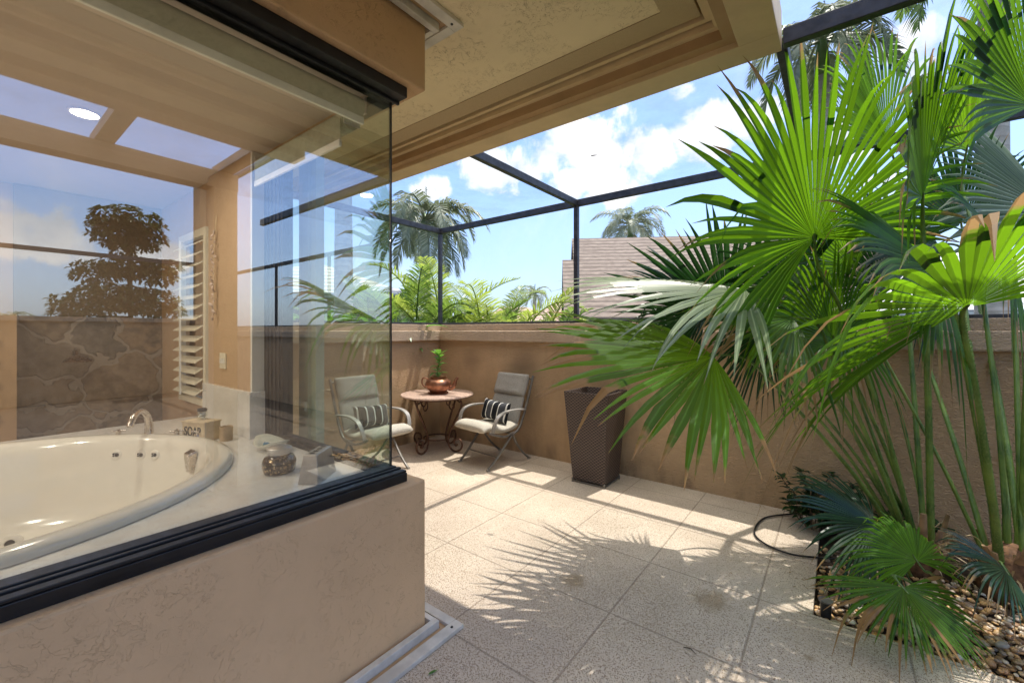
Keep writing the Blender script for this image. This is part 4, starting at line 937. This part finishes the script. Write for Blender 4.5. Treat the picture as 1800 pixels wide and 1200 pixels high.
# litter
for i,(px,py,lb) in enumerate(((1213,1143,'dark twig lying on the paving in the middle foreground'),(753,1186,'tiny green leaf on the paving by the shutter track'))):
    p=G(px,py); m=MB()
    if i==0: m.tube([p+V((-.03,.0,.004)),p+V((0,.006,.008)),p+V((.03,-.012,.004))],[.002,.003,.001],5); tag(m.build('twig',MT['bark']),lb,'twig')
    else: leafblade(m,p+V((0,0,.004)),V((0.3,1,0)),UP,.045,.007,0,.5); tag(m.build('fallen_leaf',MT['broad']),lb,'leaf')
p=P(1043,275,3.62); p.z=ZT+.056; k=(p.z-H)/((CY-275)/F); q=CAM+D(1043,275)*k
m=MB(); leafblade(m,V((q.x-.03,q.y,q.z+.006)),V((1,.2,0)),UP,.07,.012,0,.5); tag(m.build('fallen_leaf',MT['dark']),'small dark dead leaf lying on the roof screen under the clouds','leaf')

random.seed(9); lm_=MB()
for k in range(150):
    if k<80: x=random.uniform(-3.6,-.1); y=4.20-abs(random.gauss(0,.05))
    elif k<115: x=-.12-abs(random.gauss(0,.15)); y=random.uniform(2.75,4.1)
    else: x=random.uniform(-1.5,.2); y=random.uniform(1.9,3.6)
    s=random.uniform(.004,.012)*(1 if k<115 else .8); an=random.random()*6.3
    leafblade(lm_,V((x,y,.004)),(math.cos(an),math.sin(an),random.uniform(0,.3)),UP,s*2.2,s*.5,.1,random.random(),2)
tag(lm_.build('leaf_litter',MT['dry']),'brown crumbs of dead leaf scattered on the paving','leaf litter',kind='stuff')

# ================================================ BACKGROUND PLANTS
def pinnate(m,root,d,ln,lw,droop,n,rnd,vee=.35,ll=None,wd=.02,limp=.3):
    d=V(d).normalized(); ll=ll or ln*.28; prev=V(root); dirv_=d.copy(); steps=n
    rp=[prev.copy()]
    for i in range(steps):
        t=i/steps; dirv_=(dirv_+V((0,0,-1))*droop/steps*(1+t*1.5)).normalized(); prev=prev+dirv_*ln/steps; rp.append(prev.copy())
        if t<.12: continue
        sd=dirv_.cross(UP); sd=sd.normalized() if sd.length>1e-3 else V((1,0,0)); up=sd.cross(dirv_)
        L_=ll*math.sin(PI*(.12+.86*t)**.8)**.7*rnd.uniform(.85,1.1)
        for s in (-1,1):
            q=(sd*s+dirv_*(.55+.5*t)+up*vee*rnd.uniform(.3,1.5)).normalized(); g=rnd.random()
            a=prev; b=a+q*L_*.55-V((0,0,limp*L_*.12)); c=a+q*L_*.95-V((0,0,limp*L_*.75)); wv=dirv_*wd
            m.add([a-wv*.6,a+wv*.6,b-wv,b+wv,c],[(0,1,3,2),(2,3,4)],[(t,g,0)]*5)
    m.tube(rp,[wd*.9*(1-.8*i/steps)+.004 for i in range(steps+1)],4,cap=False)
    m.c+= [(.3,.6,0)]*(len(m.v)-len(m.c))
def featherpalm(label,base,h,r,crownr,n,seed,mt='featherg',group=None,lean=(0,0),up=.9,shaft=True,droop=1.5,wd=.032,steps=42):
    rnd=random.Random(seed); base=V(base); top=base+V((lean[0],lean[1],h)); t=thing('royal_palm' if shaft else 'palm_tree',label,'palm',base,group=group)
    pts=curve([base,base+V((lean[0]*.2,lean[1]*.2,h*.5)),top],6); K=len(pts)
    MB().tube(pts,[r*(1.15-.35*i/(K-1)) for i in range(K)],14).build('trunk',MT['ptrunk'],t,smooth=True)
    if shaft: MB().lathe(top,[(r*.75,-.05),(r*.85,.2),(r*.6,crownr*.38),(r*.2,crownr*.5)],12).build('crown_shaft',MT['shaft'],t,smooth=True)
    m=MB(); o=top+V((0,0,crownr*.4 if shaft else 0))
    for k in range(n):
        a=k*2.4+rnd.random()*.4; e=1.5-1.9*(k/n); pinnate(m,o,(math.cos(a),math.sin(a),e),crownr*rnd.uniform(.9,1.1),0,droop*rnd.uniform(.7,1.2),steps,rnd,wd=wd,limp=.6)
    if shaft: pinnate(m,o,(.05,.02,1),crownr*.45,0,.1,14,rnd,wd=wd*.6,ll=crownr*.12)
    m.build('crown',MT[mt],t); return t
def gbase(px,d,z=-.3): p=P(px,CY,d); p.z=z; return p
grp='tall palms beyond the walls'
featherpalm('thick pale ringed royal palm trunk seen through the return glass',gbase(604,10.5),7.2,.22,2.6,15,51,'feather',grp)
featherpalm('grey green palm with a drooping crown above the wall corner',gbase(747,12.5),4.2,.17,2.1,22,52,'featherg',grp,droop=1.7)
featherpalm('palm crown rising behind the ridge of the big tiled roof',gbase(1108,24),6.8,.2,2.4,22,53,'featherg',grp)
featherpalm('thick grey palm trunk cut off by the top right edge',gbase(1745,6.9),7.6,.20,2.1,13,54,'feather',grp)
featherpalm('tall palm whose grey fronds hang in at the top over the screen beam',gbase(1445,8.2),6.7,.15,1.7,14,55,'featherg',grp,droop=2.2)
featherpalm('small distant palm above the low rose roof',gbase(940,30),3.9,.15,1.4,12,56,'featherg',grp,wd=.04,steps=16)
# areca clumps and leafy plants over the wall
def areca(label,px,d,h,n,seed,mt='feathery',sp=.5,ln=None):
    rnd=random.Random(seed); b=gbase(px,d,0); t=thing('areca_palm',label,'palm',b,group='feathery palms behind the wall')
    st=MB(); m=MB()
    for k in range(n):
        a=rnd.random()*6.3; o=b+V((math.cos(a),math.sin(a),0))*rnd.uniform(0,sp); hh=h*rnd.uniform(.45,.8)
        q=o+V((math.cos(a)*.15,math.sin(a)*.15,hh)); st.tube([o,q],[.03,.018],6)
        pinnate(m,q,(math.cos(a)*rnd.uniform(.2,.9),math.sin(a)*rnd.uniform(.2,.9),1),(ln or h*.6)*rnd.uniform(.75,1.15),0,rnd.uniform(.5,1.8),36,rnd,wd=.017,limp=.25,vee=.5)
    st.build('stems',MT['petiole'],t,smooth=60); m.build('fronds',MT[mt],t); return t
areca('upright yellow green feathery palm just right of the cage corner post',778,7.6,2.4,13,61,'feathery')
areca('green feathery palm to the left of the cage corner post',725,7.2,2.0,16,62,'feather')
areca('arching yellow green palm leaning right over the long wall',860,7.6,1.75,16,63,'feathery',.7,1.5)
areca('low green feathery palm beyond the leaning yellow one',945,9.0,1.75,18,64,'feather',.9,1.1)
areca('bushy yellow green feathery palm in the middle of the long wall',905,7.9,1.7,18,67,'feathery',.8,1.0)
areca('feathery palm seen through the return glass behind the royal trunk',655,7.8,2.1,14,65,'feather',.7)
areca('low feathery palm behind the pale drooping frond on the right',820,8.5,1.7,16,66,'feather',.8)
def broadclump(label,px,d,h,n,seed):
    rnd=random.Random(seed); b=gbase(px,d,.3); t=thing('broadleaf_plant',label,'plant',b,group='broad leafed plants behind the wall'); m=MB()
    for k in range(n):
        a=rnd.random()*6.3; o=b+V((math.cos(a)*rnd.random()*.7,math.sin(a)*rnd.random()*.7,h*rnd.uniform(.5,.9)))
        leafblade(m,o,(math.cos(a),math.sin(a),rnd.uniform(.2,1.4)),UP,rnd.uniform(.25,.45),.045,rnd.uniform(.3,1.2),rnd.random(),5)
    st=MB(); 
    for k in range(12): a=k*.52; st.tube([b+V((0,0,-.5)),b+V((math.cos(a)*.4,math.sin(a)*.4,h*.7))],.015,5)
    st.build('stems',MT['petiole'],t); m.build('foliage',MT['broad'],t,smooth=True)
broadclump('fresh green leafy plant behind the wall at the left of the glass view',570,6.4,1.55,230,71)
broadclump('fresh green leafy plant under the royal palm trunk',622,6.4,1.5,230,72)
broadclump('low leafy plant between the glass edge and the corner post',690,6.3,1.45,180,73)
# ================================================ NEIGHBOURING HOUSES
def gable(label,c,rz,lx,ly,ez,rh,roofm,wallm,wins=(),hip=0,loc_=None):
    t=thing('neighbour_house',label,'house',(c[0],c[1],-.3),rz); x,y=lx/2,ly/2; e=.5
    w_=MB().box((-x,-y,0),(x,y,ez))
    if hip<.01: w_.add([(-x,-y,ez),(-x,y,ez),(-x,0,ez+rh)],[(0,1,2)]).add([(x,-y,ez),(x,y,ez),(x,0,ez+rh)],[(2,1,0)])
    w_.build('wall',wallm,t,world=False)
    k=rh/y; X=x+e; Y=y+e; z0=ez-e*k; hx=X-hip*Y
    vs=[(-X,-Y,z0),(X,-Y,z0),(X,Y,z0),(-X,Y,z0),(-hx,0,ez+rh),(hx,0,ez+rh)]
    vs+=[(a,b,c_-.16) for a,b,c_ in vs]
    MB().add(vs,[(0,1,5,4),(2,3,4,5),(3,0,4),(1,2,5),(7,6,10,11),(9,8,11,10),(6,9,10),(8,7,11),(0,6,7,1),(2,8,9,3),(3,9,6,0),(1,7,8,2)] if hip>.01 else [(0,1,5,4),(2,3,4,5),(7,6,10,11),(9,8,11,10),(0,6,7,1),(2,8,9,3),(0,4,10,6),(3,9,10,4),(1,7,11,5),(2,5,11,8)]).build('roof',roofm,t,world=False)
    for (wx,wz,ww,wh) in wins:
        f=MB().box((wx-ww/2-.06,-y-.03,wz-.06),(wx+ww/2+.06,-y+.02,wz+wh+.06)).build('window',MT['white'],t,world=False)
        MB().box((wx-ww/2,-y-.045,wz),(wx+ww/2,-y-.031,wz+wh)).build('pane',MT['houseglass'],f,world=False)
    return t
gable('big house with a long grey brown tiled roof and stepped gable',(P(1240,CY,17).x,P(1240,CY,17).y),YAW-R(6),9.6,7,3.3,2.3,MT['roof'],MT['housew'],((-3.2,.9,1.2,1.3),(0,.9,1.6,1.3)))
gable('lower tiled wing stepped out to the left of the big roof',(P(1180,CY,15.5).x,P(1180,CY,15.5).y),YAW-R(6),6.9,6,2.5,1.95,MT['roof'],MT['housew'],((-2.2,.7,1.2,1.2),))
gable('tan house with a rose hipped roof behind the pale frond',(P(1045,CY,24).x,P(1045,CY,24).y),YAW-R(3),8,7,2.3,2.0,MT['roof2'],MT['houset'],((-1.5,.6,2.4,1.5),),hip=1)
gable('far tan house with a low rose roof to the left of the hipped one',(P(905,CY,34).x,P(905,CY,34).y),YAW+R(5),9,7,1.8,1.9,MT['roof2'],MT['houset'],(),hip=1)
gable('white house with a white hipped roof behind the royal palm',(P(560,CY,16).x,P(560,CY,16).y),YAW+R(12),6,6,3.15,1.2,MT['roofw'],MT['housew'],((-1.8,1.9,.8,.9),(.2,1.9,.7,.9),(1.9,1.9,.9,.9)),hip=1)
gable('near white walled house beyond the wall on the right',(P(1690,CY,12).x,P(1690,CY,12).y),YAW-R(4),6.6,5,2.55,1.5,MT['roofw'],MT['housew'],((-1.2,.9,1.6,1.2),),hip=1)
# wall lantern on the stepped wing
la=thing('garden_ornament','small dark wrought iron scroll ornament standing beyond the long wall','ornament',gbase(1022,9.0,1.2))
m=MB(); 
for s in (-1,1): m.tube(curve([(0,0,.2),(s*.10,0,.28),(s*.16,0,.40),(s*.08,0,.48),(s*.03,0,.40)],5),.012,6); m.tube(curve([(0,0,.05),(s*.14,0,.08),(s*.2,0,.2),(s*.12,0,.26)],5),.012,6)
m.tube([(0,0,-1.2),(0,0,.6)],.014,6); m.xf(Matrix.Rotation(YAW,4,'Z')); m.build('scrollwork',MT['dark'],la,world=False)
# ================================================ SIDE GARDEN (seen reflected)
def MPX(px,py,X):   # point at plane x=X seen in the front pane
    d=D(px,py); t=(-1.783-(X-(-1.783)))/d.x; p=CAM+d*t; return V((X,p.y,p.z))
tt=thing('tiered_tree','cloud pruned tree with rounded leaf tiers reflected in the glass','tree',MPX(222,700,10.4)*1); b=MPX(222,560,10.4); b.z=-.3; tt.location=b
top=MPX(225,390,10.4)
MB().tube(curve([b,b+V((.1,.1,1.6)),MPX(228,480,10.4),MPX(226,430,10.4),top],6),[.09,.085,.08,.075,.07]*5+[.03]*0 if False else .05,8).build('trunk',MT['bark'],tt,smooth=True)
random.seed(77); lf=MB(); br=MB()
tiers=[((224,392),(46,24)),((205,410),(34,22)),((250,418),(30,22)),((228,432),(30,13)),((172,478),(30,16)),((222,470),(36,18)),((268,480),(34,20)),((298,470),(16,10)),((150,536),(40,18)),((200,522),(50,20)),((255,530),(44,22)),((292,545),(26,12)),((120,552),(20,8))]
for (tx,ty),(rx,ry) in tiers:
    c=MPX(tx,ty,10.4); s=12.0/F; br.tube([MPX(226,ty+ry*.7,10.4),c],[.03,.012],5)
    for k in range(int(rx*ry*.22)):
        while 1:
            u=V([random.uniform(-1,1) for _ in range(3)])
            if u.length<1: break
        if u.length<.5 and random.random()<.5: continue
        p=c+V((u.x*rx*s*.9,u.y*rx*s,u.z*ry*s)); o=V((u.x,u.y,u.z+.5)).normalized()
        for q in range(5):
            a=q*1.256+random.random(); e=o.orthogonal().normalized(); e2=o.cross(e); dd=e*math.cos(a)+e2*math.sin(a)+o*.5
            leafblade(lf,p,dd,UP,.15,.036,.2,random.random(),2)
lf.build('crown',MT['treeleaf'],tt); br.build('branches',MT['bark'],tt)
for i,(px,d,h,cr,lb) in enumerate(((22,34,2.2,1.9,'far palm with a round crown, leftmost in the reflection'),(88,60,1.4,2.0,'far low palm beside the tiered tree in the reflection'),(-40,40,2.6,2.0,'far palm past the left end of the reflection'),(62,75,1.2,2.2,'tiny low palm on the reflected skyline'))):
    p=P(px,CY,d); p=V((-3.566-p.x,p.y,-.3)); featherpalm(lb,p,h+.6,.16,cr,13,80+i,'featherg','palms on the far skyline',wd=.05,steps=14,shaft=False)
